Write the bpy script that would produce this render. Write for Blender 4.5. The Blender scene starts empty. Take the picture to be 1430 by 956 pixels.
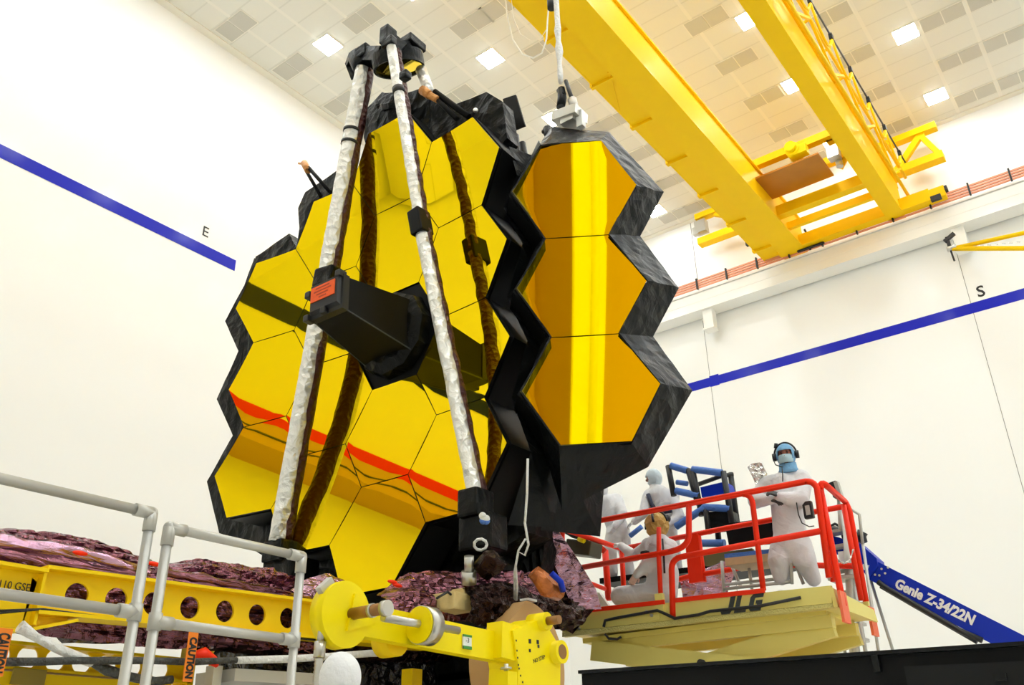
import bpy, bmesh, math, random
from mathutils import Vector, Matrix, noise

random.seed(7)
scene = bpy.context.scene
C = scene.collection

# ------------------------------------------------------------------ camera
CAM = Vector((0.0, 0.0, 1.6))
FPX = 1240.0
YAW, PITCH, ROLL = (math.radians(a) for a in (-36.78879994, 26.33463632, -1.11733449))
_f = Vector((math.sin(YAW) * math.cos(PITCH), math.cos(YAW) * math.cos(PITCH), math.sin(PITCH)))
_r = Vector((math.cos(YAW), -math.sin(YAW), 0))
_u = _r.cross(_f)
cr, sr = math.cos(ROLL), math.sin(ROLL)
RIGHT, UP, FWD = cr * _r + sr * _u, -sr * _r + cr * _u, _f
cd = bpy.data.cameras.new('camera')
cam = bpy.data.objects.new('camera', cd)
C.objects.link(cam)
cd.sensor_width = 36.0
cd.lens = FPX / 1430 * 36.0
cd.clip_end = 200
rot = Matrix((RIGHT, UP, -FWD)).transposed()
cam.matrix_world = Matrix.Translation(CAM) @ rot.to_4x4()
scene.camera = cam

# ------------------------------------------------------------------ exposure and light
scene.view_settings.view_transform = 'Standard'
scene.view_settings.look = 'None'
scene.view_settings.gamma = 1
scene.view_settings.use_curve_mapping = False
scene.view_settings.exposure = 0.0
LAMP_STRENGTH = 56.0
w = bpy.data.worlds.new('world')
scene.world = w
w.use_nodes = True
w.node_tree.nodes['Background'].inputs[0].default_value = (1, 0.97, 0.9, 1)
w.node_tree.nodes['Background'].inputs[1].default_value = 0.3
scene.cycles.max_bounces = 14
scene.cycles.diffuse_bounces = 8
scene.cycles.glossy_bounces = 6
scene.cycles.sample_clamp_indirect = 6
scene.cycles.caustics_reflective = False
scene.cycles.caustics_refractive = False


def ray(px, py):
    return ((px - 715) / FPX) * RIGHT - ((py - 478) / FPX) * UP + FWD


def P(px, py, x=None, y=None, z=None, d=None):
    """point of the place seen at a photo pixel, on the plane x=, y= or z=, or at forward depth d"""
    r = ray(px, py)
    if x is not None: s = x / r.x
    elif y is not None: s = y / r.y
    elif z is not None: s = (z - CAM.z) / r.z
    else: s = d
    return CAM + r * s


# telescope frames: u right, v up, w out of the mirror
TA = Matrix(((1.0, -0.008, 0.016), (0.016, -0.025, -1.0), (0.009, 1.0, -0.025)))
TT = Vector((-7.369, 7.352, 6.826))
WA = Matrix(((0.738, -0.012, 0.674), (0.674, -0.016, -0.738), (0.02, 1.0, -0.004)))
WT = Vector((-6.521, 6.244, 6.714))


def M_(u, v, w_): return TT + TA @ Vector((u, v, w_))
def W_(u, v, w_): return WT + WA @ Vector((u, v, w_))


def onplane(px, py, A, T, w_):
    n = A @ Vector((0, 0, 1))
    o = T + n * w_
    r = ray(px, py)
    return CAM + r * ((o - CAM).dot(n) / r.dot(n))


def PM(px, py, w_): return onplane(px, py, TA, TT, w_)
def PW(px, py, w_): return onplane(px, py, WA, WT, w_)


# ------------------------------------------------------------------ materials
MATS = {}


def mat(name, col, rough=0.5, metal=0.0, bump=0.0, bscale=8.0, kind='noise', coat=0.0, var=0.0, vscale=3.0, spec=0.5, emit=None, stretch=(1, 1, 1)):
    if name in MATS: return MATS[name]
    m = bpy.data.materials.new(name)
    m.use_nodes = True
    nt = m.node_tree
    b = nt.nodes['Principled BSDF']
    b.inputs['Base Color'].default_value = (*col, 1)
    b.inputs['Roughness'].default_value = rough
    b.inputs['Metallic'].default_value = metal
    b.inputs['Specular IOR Level'].default_value = spec
    if coat:
        b.inputs['Coat Weight'].default_value = coat
        b.inputs['Coat Roughness'].default_value = 0.12
    tc = nt.nodes.new('ShaderNodeTexCoord')
    if var:
        n = nt.nodes.new('ShaderNodeTexNoise'); n.inputs['Scale'].default_value = vscale
        n.inputs['Detail'].default_value = 5
        nt.links.new(tc.outputs['Object'], n.inputs['Vector'])
        mx = nt.nodes.new('ShaderNodeMix'); mx.data_type = 'RGBA'
        mx.inputs[6].default_value = (*[c * (1 - var) for c in col], 1)
        mx.inputs[7].default_value = (*[min(1, c * (1 + var)) for c in col], 1)
        nt.links.new(n.outputs['Fac'], mx.inputs[0])
        nt.links.new(mx.outputs[2], b.inputs['Base Color'])
    if bump:
        if kind == 'crumple':
            n = nt.nodes.new('ShaderNodeTexVoronoi'); n.feature = 'DISTANCE_TO_EDGE' if False else 'F1'
            n.inputs['Scale'].default_value = bscale
            n2 = nt.nodes.new('ShaderNodeTexNoise'); n2.inputs['Scale'].default_value = bscale * .7
            n2.inputs['Detail'].default_value = 4; n2.inputs['Distortion'].default_value = 1.5
            mp = nt.nodes.new('ShaderNodeMapping'); mp.inputs['Scale'].default_value = stretch
            nt.links.new(tc.outputs['Object'], mp.inputs['Vector'])
            nt.links.new(mp.outputs['Vector'], n2.inputs['Vector'])
            ad = nt.nodes.new('ShaderNodeMath'); ad.operation = 'ADD'
            nt.links.new(mp.outputs['Vector'], n.inputs['Vector'])
            nt.links.new(n.outputs['Distance'], ad.inputs[0]); nt.links.new(n2.outputs['Fac'], ad.inputs[1])
            h = ad.outputs[0]
        else:
            n = nt.nodes.new('ShaderNodeTexNoise'); n.inputs['Scale'].default_value = bscale
            n.inputs['Detail'].default_value = 4
            nt.links.new(tc.outputs['Object'], n.inputs['Vector'])
            h = n.outputs['Fac']
        bp = nt.nodes.new('ShaderNodeBump'); bp.inputs['Strength'].default_value = bump
        bp.inputs['Distance'].default_value = 0.05
        nt.links.new(h, bp.inputs['Height']); nt.links.new(bp.outputs['Normal'], b.inputs['Normal'])
    if emit:
        b.inputs['Emission Color'].default_value = (*emit[0], 1)
        b.inputs['Emission Strength'].default_value = emit[1]
    MATS[name] = m
    return m


def lin(r, g, b):
    f = lambda c: (c / 255 / 12.92) if c / 255 <= .04045 else ((c / 255 + .055) / 1.055) ** 2.4
    return (f(r), f(g), f(b))


WALL = mat('wall_paint', (.868, .868, .846), .5, coat=.12, var=.012, vscale=.3)
CEIL_FRAME = mat('ceiling_frame', (.84, .81, .72), .6)
BLUE_STRIPE = mat('blue_paint', (.001, .008, .42), .45, coat=.15, spec=.2)
FLOOR = mat('floor_epoxy', (.72, .71, .67), .25, var=.03, coat=.3)
SEAM = mat('seam_dark', (.25, .24, .22), .7)
WHITE = mat('white_enamel', (.86, .85, .8), .4, coat=.2)
YEL = mat('crane_yellow', (.90, .56, .0), .55, coat=.03, var=.03, spec=.15)
GSE = mat('beam_yellow', (.90, .62, .0), .5, coat=.04, spec=.2, var=.05, vscale=6)
LEMON = mat('fixture_yellow', (.95, .76, .0), .45, coat=.06, spec=.2, var=.03)
COPPER = mat('copper_rail', lin(222, 146, 112), .5, .1)
BLACK = mat('black_film', (.003, .0034, .003), .38, 0, .6, 5, 'crumple', spec=.16)
BLACKM = mat('black_matte', (.003, .003, .003), .5, spec=.16)
BLACKR = mat('black_rubber', (.01, .01, .011), .5)
CHAR = mat('charcoal_film', (.006, .0068, .007), .36, 0, .55, 4.5, 'crumple', spec=.2)
GOLD = mat('gold_mirror', (1.0, .725, .0), .012, 1.0)
FOIL_W = mat('white_foil', (.86, .86, .82), .33, .55, .9, 9, 'crumple')
FOIL_P = mat('purple_foil', lin(128, 84, 96), .16, .92, .8, 6, 'crumple', var=.6, vscale=5, stretch=(1, .3, 2.2))
FOIL_PL = mat('pale_purple_foil', lin(178, 140, 160), .15, .92, .8, 6, 'crumple', var=.5, vscale=6, stretch=(1, .3, 2.2))
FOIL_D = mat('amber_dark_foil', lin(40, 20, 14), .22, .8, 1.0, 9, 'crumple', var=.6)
STRUT_BACK = mat('strut_dark_film', lin(66, 20, 14), .4, .2, .6, 14, 'crumple')
ALU = mat('aluminium_tube', (.50, .49, .45), .38, .4)
STEEL = mat('steel', (.55, .54, .5), .3, .85)
TANST = mat('bronze_pin', lin(150, 108, 60), .35, .5)
RED = mat('lift_red', (.86, .028, .003), .45, coat=.06, spec=.2)
CREAM = mat('lift_cream', lin(230, 216, 122), .5, var=.04)
BLUEP = mat('boom_blue', (.002, .025, .42), .45, coat=.08, spec=.2)
BLUEPAD = mat('blue_padding', lin(70, 118, 200), .5, .0, .3, 20)
SUIT = mat('white_coverall', (.71, .71, .735), .7, 0, .7, 4.5, 'crumple')
HOODB = mat('blue_hood', lin(120, 172, 214), .8, 0, .3, 25)
MASKM = mat('mask_blue', lin(176, 206, 218), .8)
SKIN = mat('skin', lin(140, 84, 62), .55)
TANP = mat('tan_panel', lin(186, 146, 92), .6, var=.06)
ORANGE = mat('orange_tag', lin(240, 130, 20), .6)
ORED = mat('orange_red_label', lin(238, 92, 22), .6, var=.15, vscale=30)
INK = mat('black_ink', (.01, .01, .01), .6)
INKG = mat('grey_ink', lin(60, 66, 66), .6)
GREEN = mat('green_label', lin(60, 140, 60), .6)
AMBER = mat('amber_film', lin(214, 150, 84), .35, .3, .5, 20)
AMBERD = mat('dark_amber_film', lin(176, 100, 46), .3, .5, .8, 9, 'crumple', var=.6, vscale=8)
ROPEW = mat('white_wrap', (.8, .8, .78), .6, 0, .8, 22)
ROPED = mat('dark_wrap', (.05, .05, .045), .6, 0, .8, 22)
BROWN = mat('brown_pan', lin(176, 116, 20), .4, .3, var=.2, vscale=2)
LAMP = mat('lamp_diffuser', (.9, .9, .9), .5, emit=((.935, 1.0, 1.04), LAMP_STRENGTH))

# ceiling: tile grid drawn in the material
def ceiling_mat():
    m = bpy.data.materials.new('ceiling_tiles'); m.use_nodes = True
    nt = m.node_tree; b = nt.nodes['Principled BSDF']
    b.inputs['Roughness'].default_value = .7
    tc = nt.nodes.new('ShaderNodeTexCoord')
    sep = nt.nodes.new('ShaderNodeSeparateXYZ'); nt.links.new(tc.outputs['Object'], sep.inputs[0])
    def line(sock, pitch, off, width):
        a = nt.nodes.new('ShaderNodeMath'); a.operation = 'SUBTRACT'; nt.links.new(sock, a.inputs[0]); a.inputs[1].default_value = off
        d = nt.nodes.new('ShaderNodeMath'); d.operation = 'DIVIDE'; nt.links.new(a.outputs[0], d.inputs[0]); d.inputs[1].default_value = pitch
        f = nt.nodes.new('ShaderNodeMath'); f.operation = 'FRACT'; nt.links.new(d.outputs[0], f.inputs[0])
        s = nt.nodes.new('ShaderNodeMath'); s.operation = 'SUBTRACT'; nt.links.new(f.outputs[0], s.inputs[0]); s.inputs[1].default_value = .5
        ab = nt.nodes.new('ShaderNodeMath'); ab.operation = 'ABSOLUTE'; nt.links.new(s.outputs[0], ab.inputs[0])
        g = nt.nodes.new('ShaderNodeMath'); g.operation = 'GREATER_THAN'; nt.links.new(ab.outputs[0], g.inputs[0]); g.inputs[1].default_value = .5 - width / pitch
        return g.outputs[0]
    lx = line(sep.outputs[0], 1.25, -.575, .05)
    ly = line(sep.outputs[1], .6667, 26.43, .022)
    c1 = nt.nodes.new('ShaderNodeMix'); c1.data_type = 'RGBA'
    c1.inputs[6].default_value = (.77, .76, .69, 1); c1.inputs[7].default_value = (.69, .68, .61, 1)
    nt.links.new(ly, c1.inputs[0])
    c2 = nt.nodes.new('ShaderNodeMix'); c2.data_type = 'RGBA'
    nt.links.new(c1.outputs[2], c2.inputs[6]); c2.inputs[7].default_value = (.82, .80, .72, 1)
    nt.links.new(lx, c2.inputs[0])
    nt.links.new(c2.outputs[2], b.inputs['Base Color'])
    return m
CEIL = ceiling_mat()
VENT = mat('vent_grille', (.56, .545, .48), .7, var=.05, vscale=30)


# ------------------------------------------------------------------ mesh helpers
ORIG = {}


class MB:
    def __init__(s):
        s.v = []; s.f = []; s.m = []; s.sm = []

    def add(s, vs, fs, mi=0, smooth=False):
        o = len(s.v)
        s.v += [Vector(p) for p in vs]
        s.f += [[i + o for i in f] for f in fs]
        s.m += [mi] * len(fs); s.sm += [smooth] * len(fs)
        return s

    def hull8(s, a, mi=0):
        """8 corners: bottom ring 0-3, top ring 4-7"""
        return s.add(a, [(3, 2, 1, 0), (4, 5, 6, 7), (0, 1, 5, 4), (1, 2, 6, 5), (2, 3, 7, 6), (3, 0, 4, 7)], mi)

    def box(s, c, size, R=None, mi=0, bev=0.0):
        c = Vector(c); hx, hy, hz = (q / 2 for q in size)
        R = R or Matrix.Identity(3)
        if bev <= 0:
            pts = [c + R @ Vector((x, y, z)) for z in (-hz, hz) for x, y in ((-hx, -hy), (hx, -hy), (hx, hy), (-hx, hy))]
            return s.hull8(pts, mi)
        bm = bmesh.new(); bmesh.ops.create_cube(bm, size=1.0)
        for v in bm.verts: v.co = Vector((v.co.x * size[0], v.co.y * size[1], v.co.z * size[2]))
        bmesh.ops.bevel(bm, geom=list(bm.edges), offset=bev, segments=2, affect='EDGES', profile=.6)
        bm.verts.index_update()
        s.add([c + R @ v.co for v in bm.verts], [[v.index for v in f.verts] for f in bm.faces], mi)
        bm.free(); return s

    def bar(s, p0, p1, wd, ht, up=(0, 0, 1), mi=0):
        """box beam between two points"""
        p0 = Vector(p0); p1 = Vector(p1); d = (p1 - p0).normalized(); up = Vector(up)
        sd = d.cross(up).normalized(); u2 = sd.cross(d).normalized()
        pts = []
        for p in (p0, p1):
            pts += [p + sd * a * wd / 2 + u2 * b * ht / 2 for a, b in ((-1, -1), (1, -1), (1, 1), (-1, 1))]
        return s.hull8(pts, mi)

    def tube(s, pts, r, n=12, mi=0, smooth=True, caps=True, jit=0.0, jf=3.0):
        pts = [Vector(p) for p in pts]
        if not isinstance(r, (list, tuple)): r = [r] * len(pts)
        rings = []; prev = None
        vs = []; fs = []
        for i, p in enumerate(pts):
            t = (pts[min(i + 1, len(pts) - 1)] - pts[max(i - 1, 0)]).normalized()
            if prev is None:
                a = Vector((0, 0, 1)) if abs(t.z) < .9 else Vector((1, 0, 0))
                nrm = t.cross(a).normalized()
            else:
                nrm = (prev - t * prev.dot(t)).normalized()
            prev = nrm; bn = t.cross(nrm)
            for k in range(n):
                ang = 2 * math.pi * k / n
                q = nrm * math.cos(ang) + bn * math.sin(ang)
                rr = r[i]
                if jit: rr *= 1 + jit * noise.noise((p + q * r[i]) * jf) * 2
                vs.append(p + q * rr)
        for i in range(len(pts) - 1):
            for k in range(n):
                k2 = (k + 1) % n
                fs.append((i * n + k, i * n + k2, (i + 1) * n + k2, (i + 1) * n + k))
        s.add(vs, fs, mi, smooth)
        if caps:
            L = len(pts) - 1
            s.add([vs[k] for k in range(n)], [tuple(reversed(range(n)))], mi)
            s.add([vs[L * n + k] for k in range(n)], [tuple(range(n))], mi)
        return s

    def cyl(s, p0, p1, r, n=24, mi=0, r2=None):
        return s.tube([p0, p1], [r, r if r2 is None else r2], n, mi)

    def prism(s, poly, off, mi=0, mside=None):
        """planar polygon extruded along off"""
        poly = [Vector(p) for p in poly]; off = Vector(off); n = len(poly)
        nn = Vector((0, 0, 0))
        for i in range(n): nn += poly[i].cross(poly[(i + 1) % n])
        if nn.dot(off) > 0: poly = poly[::-1]
        s.add(poly, [tuple(range(n))], mi)
        s.add([p + off for p in poly], [tuple(reversed(range(n)))], mi)
        s.add(poly + [p + off for p in poly], [(i, i + n, (i + 1) % n + n, (i + 1) % n) for i in range(n)], mi if mside is None else mside)
        return s

    def loft(s, A, B, mi=0, closed=False, smooth=False):
        A = [Vector(p) for p in A]; B = [Vector(p) for p in B]; n = len(A)
        rng = range(n if closed else n - 1)
        return s.add(A + B, [(i, (i + 1) % n, (i + 1) % n + n, i + n) for i in rng], mi, smooth)

    def sphere(s, c, r, mi=0, n=16, R=None):
        c = Vector(c); R = R or Matrix.Identity(3)
        r = r if isinstance(r, (tuple, list)) else (r, r, r)
        bm = bmesh.new(); bmesh.ops.create_uvsphere(bm, u_segments=n, v_segments=max(6, n * 2 // 3), radius=1)
        bm.verts.index_update()
        s.add([c + R @ Vector((v.co.x * r[0], v.co.y * r[1], v.co.z * r[2])) for v in bm.verts], [[v.index for v in f.verts] for f in bm.faces], mi, True)
        bm.free(); return s

    def build(s, name, mats, parent=None, fixn=True):
        me = bpy.data.meshes.new(name)
        o = bpy.data.objects.new(name, me)
        C.objects.link(o)
        if parent is not None:
            org = ORIG[parent.name]; o.parent = parent; ORIG[o.name] = org
        else:
            zs = min(p.z for p in s.v)
            cx = sum(p.x for p in s.v) / len(s.v); cy = sum(p.y for p in s.v) / len(s.v)
            org = Vector((cx, cy, zs)); o.location = org; ORIG[o.name] = org
        me.from_pydata([p - org for p in s.v], [], s.f)
        for mm in (mats if isinstance(mats, (list, tuple)) else [mats]): me.materials.append(mm)
        for i, p in enumerate(me.polygons):
            p.material_index = s.m[i]; p.use_smooth = s.sm[i]
        if fixn:
            bm = bmesh.new(); bm.from_mesh(me)
            bmesh.ops.remove_doubles(bm, verts=bm.verts, dist=1e-5)
            bmesh.ops.recalc_face_normals(bm, faces=bm.faces); bm.to_mesh(me); bm.free()
        me.update()
        return o


def tag(o, label=None, cat=None, group=None, kind=None):
    if label: o['label'] = label
    if cat: o['category'] = cat
    if group: o['group'] = group
    if kind: o['kind'] = kind
    return o


def thing(name, label, cat, loc, group=None):
    o = bpy.data.objects.new(name, None); C.objects.link(o)
    o.location = Vector(loc); o.empty_display_size = .2
    ORIG[o.name] = Vector(loc)
    return tag(o, label, cat, group)


def text(name, body, center, xdir, ydir, size, m, parent, thick=.004, shear=0.0, bold=0.0, sx=1.0):
    cu = bpy.data.curves.new(name, 'FONT'); cu.body = body; cu.align_x = 'CENTER'; cu.align_y = 'CENTER'
    cu.size = size; cu.extrude = thick; cu.shear = shear; cu.offset = bold; cu.resolution_u = 3
    t = bpy.data.objects.new(name + '_tmp', cu); C.objects.link(t)
    dg = bpy.context.evaluated_depsgraph_get(); dg.update()
    me = bpy.data.meshes.new_from_object(t.evaluated_get(dg))
    bpy.data.objects.remove(t)
    X = Vector(xdir).normalized(); Y = Vector(ydir); Y = (Y - X * Y.dot(X)).normalized(); Z = X.cross(Y)
    R = Matrix((X, Y, Z)).transposed()
    org = ORIG[parent.name]
    for v in me.vertices: v.co = Vector(center) + R @ Vector((v.co.x * sx, v.co.y, v.co.z)) - org
    me.materials.clear(); me.materials.append(m)
    o = bpy.data.objects.new(name, me); C.objects.link(o); o.parent = parent; ORIG[o.name] = org
    return o


def lerp(a, b, t): return Vector(a) * (1 - t) + Vector(b) * t


def arc3(p0, c, p1, n=5):
    """quadratic bend from p0 through control c to p1"""
    return [Vector(p0) * (1 - t) ** 2 + Vector(c) * 2 * t * (1 - t) + Vector(p1) * t * t for t in [i / n for i in range(n + 1)]]


X3, Y3, Z3 = Vector((1, 0, 0)), Vector((0, 1, 0)), Vector((0, 0, 1))

# ------------------------------------------------------------------ room
XE, XW, YS, YN, ZC = -17.9, 13.0, 26.9, -6.5, 20.65
TH = .3
def slab(name, c, size, m): 
    return tag(MB().box(c, size).build(name, m), kind='structure')
slab('floor', ((XE + XW) / 2, (YS + YN) / 2, -.15), (XW - XE + .6, YS - YN + .6, .3), FLOOR)
ce = slab('ceiling', ((XE + XW) / 2, (YS + YN) / 2, ZC + .15), (XW - XE + .6, YS - YN + .6, .3), CEIL)
# the grid must be read in room coordinates
org = ce.location.copy()
for v in ce.data.vertices: v.co += org
ce.location = (0, 0, 0)
wall_e = slab('wall_east', (XE - .15, (YS + YN) / 2, ZC / 2), (.3, YS - YN + .6, ZC), WALL)
wall_s = slab('wall_south', ((XE + XW) / 2, YS + .15, ZC / 2), (XW - XE, .3, ZC), WALL)
slab('wall_west', (XW + .15, (YS + YN) / 2, ZC / 2), (.3, YS - YN + .6, ZC), WALL)
wall_n = slab('wall_north', ((XE + XW) / 2, YN - .15, ZC / 2), (XW - XE, .3, ZC), WALL)
# blue stripes
tag(MB().box((XE + .006, (11.75 + YN) / 2, 13.99), (.012, 11.75 - YN, .32)).build('trim_1', BLUE_STRIPE), kind='structure')
b2 = MB().box(((XE + XW) / 2, YS - .006, 13.99), (XW - XE - .05, .012, .33))
tag(b2.build('trim_2', BLUE_STRIPE), kind='structure')
for i, x in enumerate((-3.0, -11.5)):
    tag(MB().box((x, YS - .003, 8.2), (.016, .006, 16.4)).build('trim_%d' % (3 + i), SEAM), kind='structure')
tag(MB().box((-11.5, YS - .003, 18.9), (.025, .006, 3.4)).build('trim_5', SEAM), kind='structure')
tag(MB().box((-11.35, YS - .012, 14.0), (.34, .02, .4)).build('trim_6', BLUE_STRIPE), kind='structure')
# ceiling border trim
for i, (c, s_) in enumerate(((((XE + .12), 10.2, ZC - .02), (.24, 33.4, .04)), (((XE + XW) / 2, YS - .1, ZC - .02), (XW - XE - .5, .2, .04)))):
    tag(MB().box(c, s_).build('trim_%d' % (7 + i), CEIL_FRAME), kind='structure')
text('painted_letter', 'E', (XE + .005, 10.74, 14.53), (0, 1, 0), (0, 0, 1), .42, INK, wall_e, .004)
text('painted_letter', 'S', (-2.66, YS - .006, 14.43), (1, 0, 0), (0, 0, 1), .50, INK, wall_s, .004, bold=.008)

# ceiling lamps
lm_mesh = None
first = None
for i in range(9):
    for j in range(9):
        x, y = -15.48 + 3.32 * i, 25.4 - 3.31 * j
        if y < YN + 1 or x > XW - 1: continue
        if first is None:
            b = MB().box((x, y, ZC - .012), (.64, .64, .024), mi=0).box((x, y, ZC - .03), (.58, .58, .014), mi=1)
            o = first = b.build('ceiling_light', [CEIL_FRAME, LAMP])
        else:
            o = first.copy(); C.objects.link(o); o.location = (x, y, first.location.z)
        tag(o, 'square glowing light panel set in the white tiled ceiling', 'ceiling light', 'square light panels in the ceiling grid')
# vent panels
vf = None
for x in (2.6, .05, -1.2, -3.7, -6.5, -10.65, -11.75, -13.97, -16.95):
    for j in range(11):
        y = 26.1 - 2.0 * j
        if x == .05 or x < -13: y += -.18 * 0
        if any(abs(x - (-15.48 + 3.32 * i)) < .95 and abs(y - (25.4 - 3.31 * k)) < .66 for i in range(9) for k in range(9)): continue
        if vf is None:
            b = MB().box((x, y, ZC - .008), (1.2, .62, .016), mi=0)
            for s_ in (-1, 1): b.box((x + s_ * .29, y, ZC - .02), (.55, .56, .012), mi=1)
            o = vf = b.build('ceiling_vent', [CEIL_FRAME, VENT])
        else:
            o = vf.copy(); C.objects.link(o); o.location = (x, y, vf.location.z)
        tag(o, 'darker grey double vent panel set in the white tiled ceiling', 'vent', 'grey vent panels in the ceiling grid')

# runway ledges on south and north walls
def ledge(y0, sgn, label, brx):
    t = thing('crane_runway', label, 'runway beam', (-2.45, y0, 16.4))
    L = XW - XE - .1; cx = (XW + XE) / 2
    b = MB().box((cx, y0 + sgn * .42, 16.95), (L, .72, .34)).box((cx, y0 + sgn * .40, 16.62), (L, .66, .34)).box((cx, y0 + sgn * .4, 17.16), (L, .78, .05))
    b.build('beam', WHITE, t)
    for x in brx:
        MB().box((x, y0 + sgn * .38, 16.1), (.36, .34, .72)).box((x, y0 + sgn * .36, 15.72), (.42, .42, .06)).build('bracket', WHITE, t)
    return t
ledge(YS - .8, 1, 'white crane runway beam with brackets along the right wall', (-11.05, -2.75, 5.5))
ledge(YN + .8, -1, 'white crane runway beam along the wall behind the camera', (-13.2, -4.5))
t = thing('conductor_rail', 'copper conductor rails clipped along the white runway beam', 'power rail', (-2.45, YS - .86, 17.2))
for k in range(4):
    MB().box(((XE + XW) / 2, YS - .86 - .012 * k, 17.25 + k * .085), (XW - XE - .2, .05, .052)).build('rail', COPPER, t)
for k in range(26):
    x = -16.8 + k * 1.13
    MB().box((x, YS - .92, 17.38), (.05, .1, .42)).build('clip', BLACKR, t)

# ------------------------------------------------------------------ overhead crane
t = thing('bridge_crane', 'yellow twin-girder bridge crane under the white tiled ceiling', 'crane', (-6.2, 18, 17.2))
GY0, GY1 = -5.6, 26.2
b = MB().box((-7.62, (GY0 + GY1) / 2, 17.93), (.70, GY1 - GY0, 1.22))
b.box((-7.6, (GY0 + GY1) / 2, 17.30), (.80, GY1 - GY0, .05)).box((-7.6, (GY0 + GY1) / 2, 18.56), (.80, GY1 - GY0, .06))
b.build('girder', YEL, t)
b = MB().box((-8.32, (GY0 + GY1) / 2, 17.42), (.66, GY1 - GY0, .05)).box((-8.63, (GY0 + GY1) / 2, 17.47), (.04, GY1 - GY0, .16))
b.build('walkway', YEL, t)
for k in range(16):
    y = 25.2 - 2.0 * k
    if y < GY0: break
    MB().box((-8.30, y, 17.36), (.74, .09, .10)).box((-8.66, y, 17.40), (.08, .14, .12)).build('walkway_bracket', YEL, t)
for k in range(3):
    MB().bar((-8.05, 15.0 + 1.9 * k, 17.385), (-8.6, 16.4 + 1.9 * k, 17.385), .06, .05).build('walkway_brace', YEL, t) if k == 0 else None
b = MB().box((-4.27, (GY0 + GY1) / 2, 17.98), (.44, GY1 - GY0, 1.3)).box((-4.27, (GY0 + GY1) / 2, 17.31), (.5, GY1 - GY0, .05)).box((-4.27, (GY0 + GY1) / 2, 18.65), (.56, GY1 - GY0, .05))
b.build('girder', YEL, t)
b = MB()
b.tube([(-3.75, GY0, 18.7), (-3.75, GY1, 18.7)], .05, 8).tube([(-3.75, GY0, 17.8), (-3.75, GY1, 17.8)], .05, 8)
k = 0; y = GY0
while y < GY1 - 1.3:
    b.bar((-3.75, y, 17.8 if k % 2 else 18.7), (-3.75, y + 1.3, 18.7 if k % 2 else 17.8), .07, .07, up=X3)
    b.bar((-4.05, y, 18.62), (-3.75, y, 18.7), .06, .06); y += 1.3; k += 1
b.build('lattice_frame', YEL, t)
tr = MB().tube([(-3.62, GY0, 19.15), (-3.62, GY1, 19.15)], .025, 8).build('festoon_track', BLACKR, t)
y = 25.4
while y > 8:
    MB().box((-3.62, y, 19.1), (.09, .16, .18)).build('festoon_trolley', BLACKR, t)
    pts = [Vector((-3.62, y - 1.55 * q / 10, 19.02 - 1.0 * (1 - (2 * q / 10 - 1) ** 2) * .7)) for q in range(11)]
    MB().tube(pts, .035, 6).build('festoon_cable', YEL, t)
    MB().bar((-3.62, y, 19.1), (-3.75, y, 18.7), .05, .05, up=Y3).build('festoon_hanger', YEL, t)
    y -= 1.55
# end truck and ties across the girders
MB().box((-5.6, 25.85, 17.5), (4.9, .34, .42)).box((-2.97, 25.85, 17.48), (.5, .3, .36)).build('end_truck', YEL, t)
MB().box((-2.68, 25.8, 17.55), (.08, .2, .14)).box((-3.0, 25.7, 17.3), (.3, .12, .16)).build('buffer', BLACKR, t)
MB().box((-5.9, 24.75, 17.55), (2.8, .14, .24)).build('tie_beam', YEL, t)
MB().box((-5.9, 24.0, 17.68), (2.8, .3, .36)).build('tie_beam', YEL, t)
# cantilever frames at the south end
def cantilever(x0, x1, xi):
    b = MB()
    b.box(((x0 + x1) / 2, 26.2, 20.1), (abs(x1 - x0), .3, .22)).box(((x0 + x1) / 2, 26.2, 18.95), (abs(x1 - x0), .34, .26))
    b.bar((x0, 26.2, 20.05), (xi, 26.2, 18.95), .2, .16, up=Y3).bar((x1, 26.2, 20.05), (xi, 26.2, 18.95), .2, .16, up=Y3)
    b.build('service_frame', YEL, t)
b = MB(); b.box((-3.45, 26.2, 20.15), (1.9, .3, .22)).box((-3.4, 26.2, 18.98), (1.75, .36, .26))
b.bar((-4.3, 26.2, 20.1), (-4.25, 26.2, 19.0), .16, .14, up=Y3).bar((-2.95, 26.2, 20.1), (-4.0, 26.2, 19.0), .2, .16, up=Y3).bar((-3.05, 26.2, 20.1), (-2.6, 26.2, 19.0), .16, .14, up=Y3)
b.box((-4.2, 26.2, 18.8), (.3, .3, .6)).build('service_frame', YEL, t)
b = MB(); b.box((-9.6, 26.2, 20.2), (2.7, .3, .22)).box((-9.6, 26.2, 19.12), (2.7, .34, .26))
b.bar((-10.2, 26.2, 20.1), (-8.6, 26.2, 19.2), .2, .16, up=Y3).box((-8.35, 26.2, 18.9), (.2, .3, 2.8)).box((-8.2, 26.0, 17.6), (.5, .4, .3))
b.build('service_frame', YEL, t)
MB().box((-10.75, 26.1, 19.68), (.42, .3, .5)).box((-10.95, 26.05, 19.55), (.22, .2, .3)).build('motor', STEEL, t)
MB().box((-8.75, 25.0, 17.62), (.12, .14, .14)).build('limit_switch', BLACKR, t)
MB().tube([(-8.75, 25.0, 17.62), (-8.2, 25.0, 17.55)], .02, 6).build('switch_arm', BLACKR, t)
MB().tube([(-7.05, 26.0, 17.2), (-7.05, 26.0, 17.8), (-7.1, 25.95, 18.0)], .035, 8).tube([(-7.05, 26.0, 17.2), (-6.85, 25.95, 17.5), (-6.8, 25.95, 17.75)], .02, 6).build('current_collector', BLACKR, t)
MB().box((-7.0, 25.92, 17.35), (.9, .1, .06)).box((-7.0, 25.92, 17.47), (.9, .1, .04)).box((-7.0, 25.92, 17.24), (.9, .1, .04)).build('collector_arm', BLACKR, t)

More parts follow.
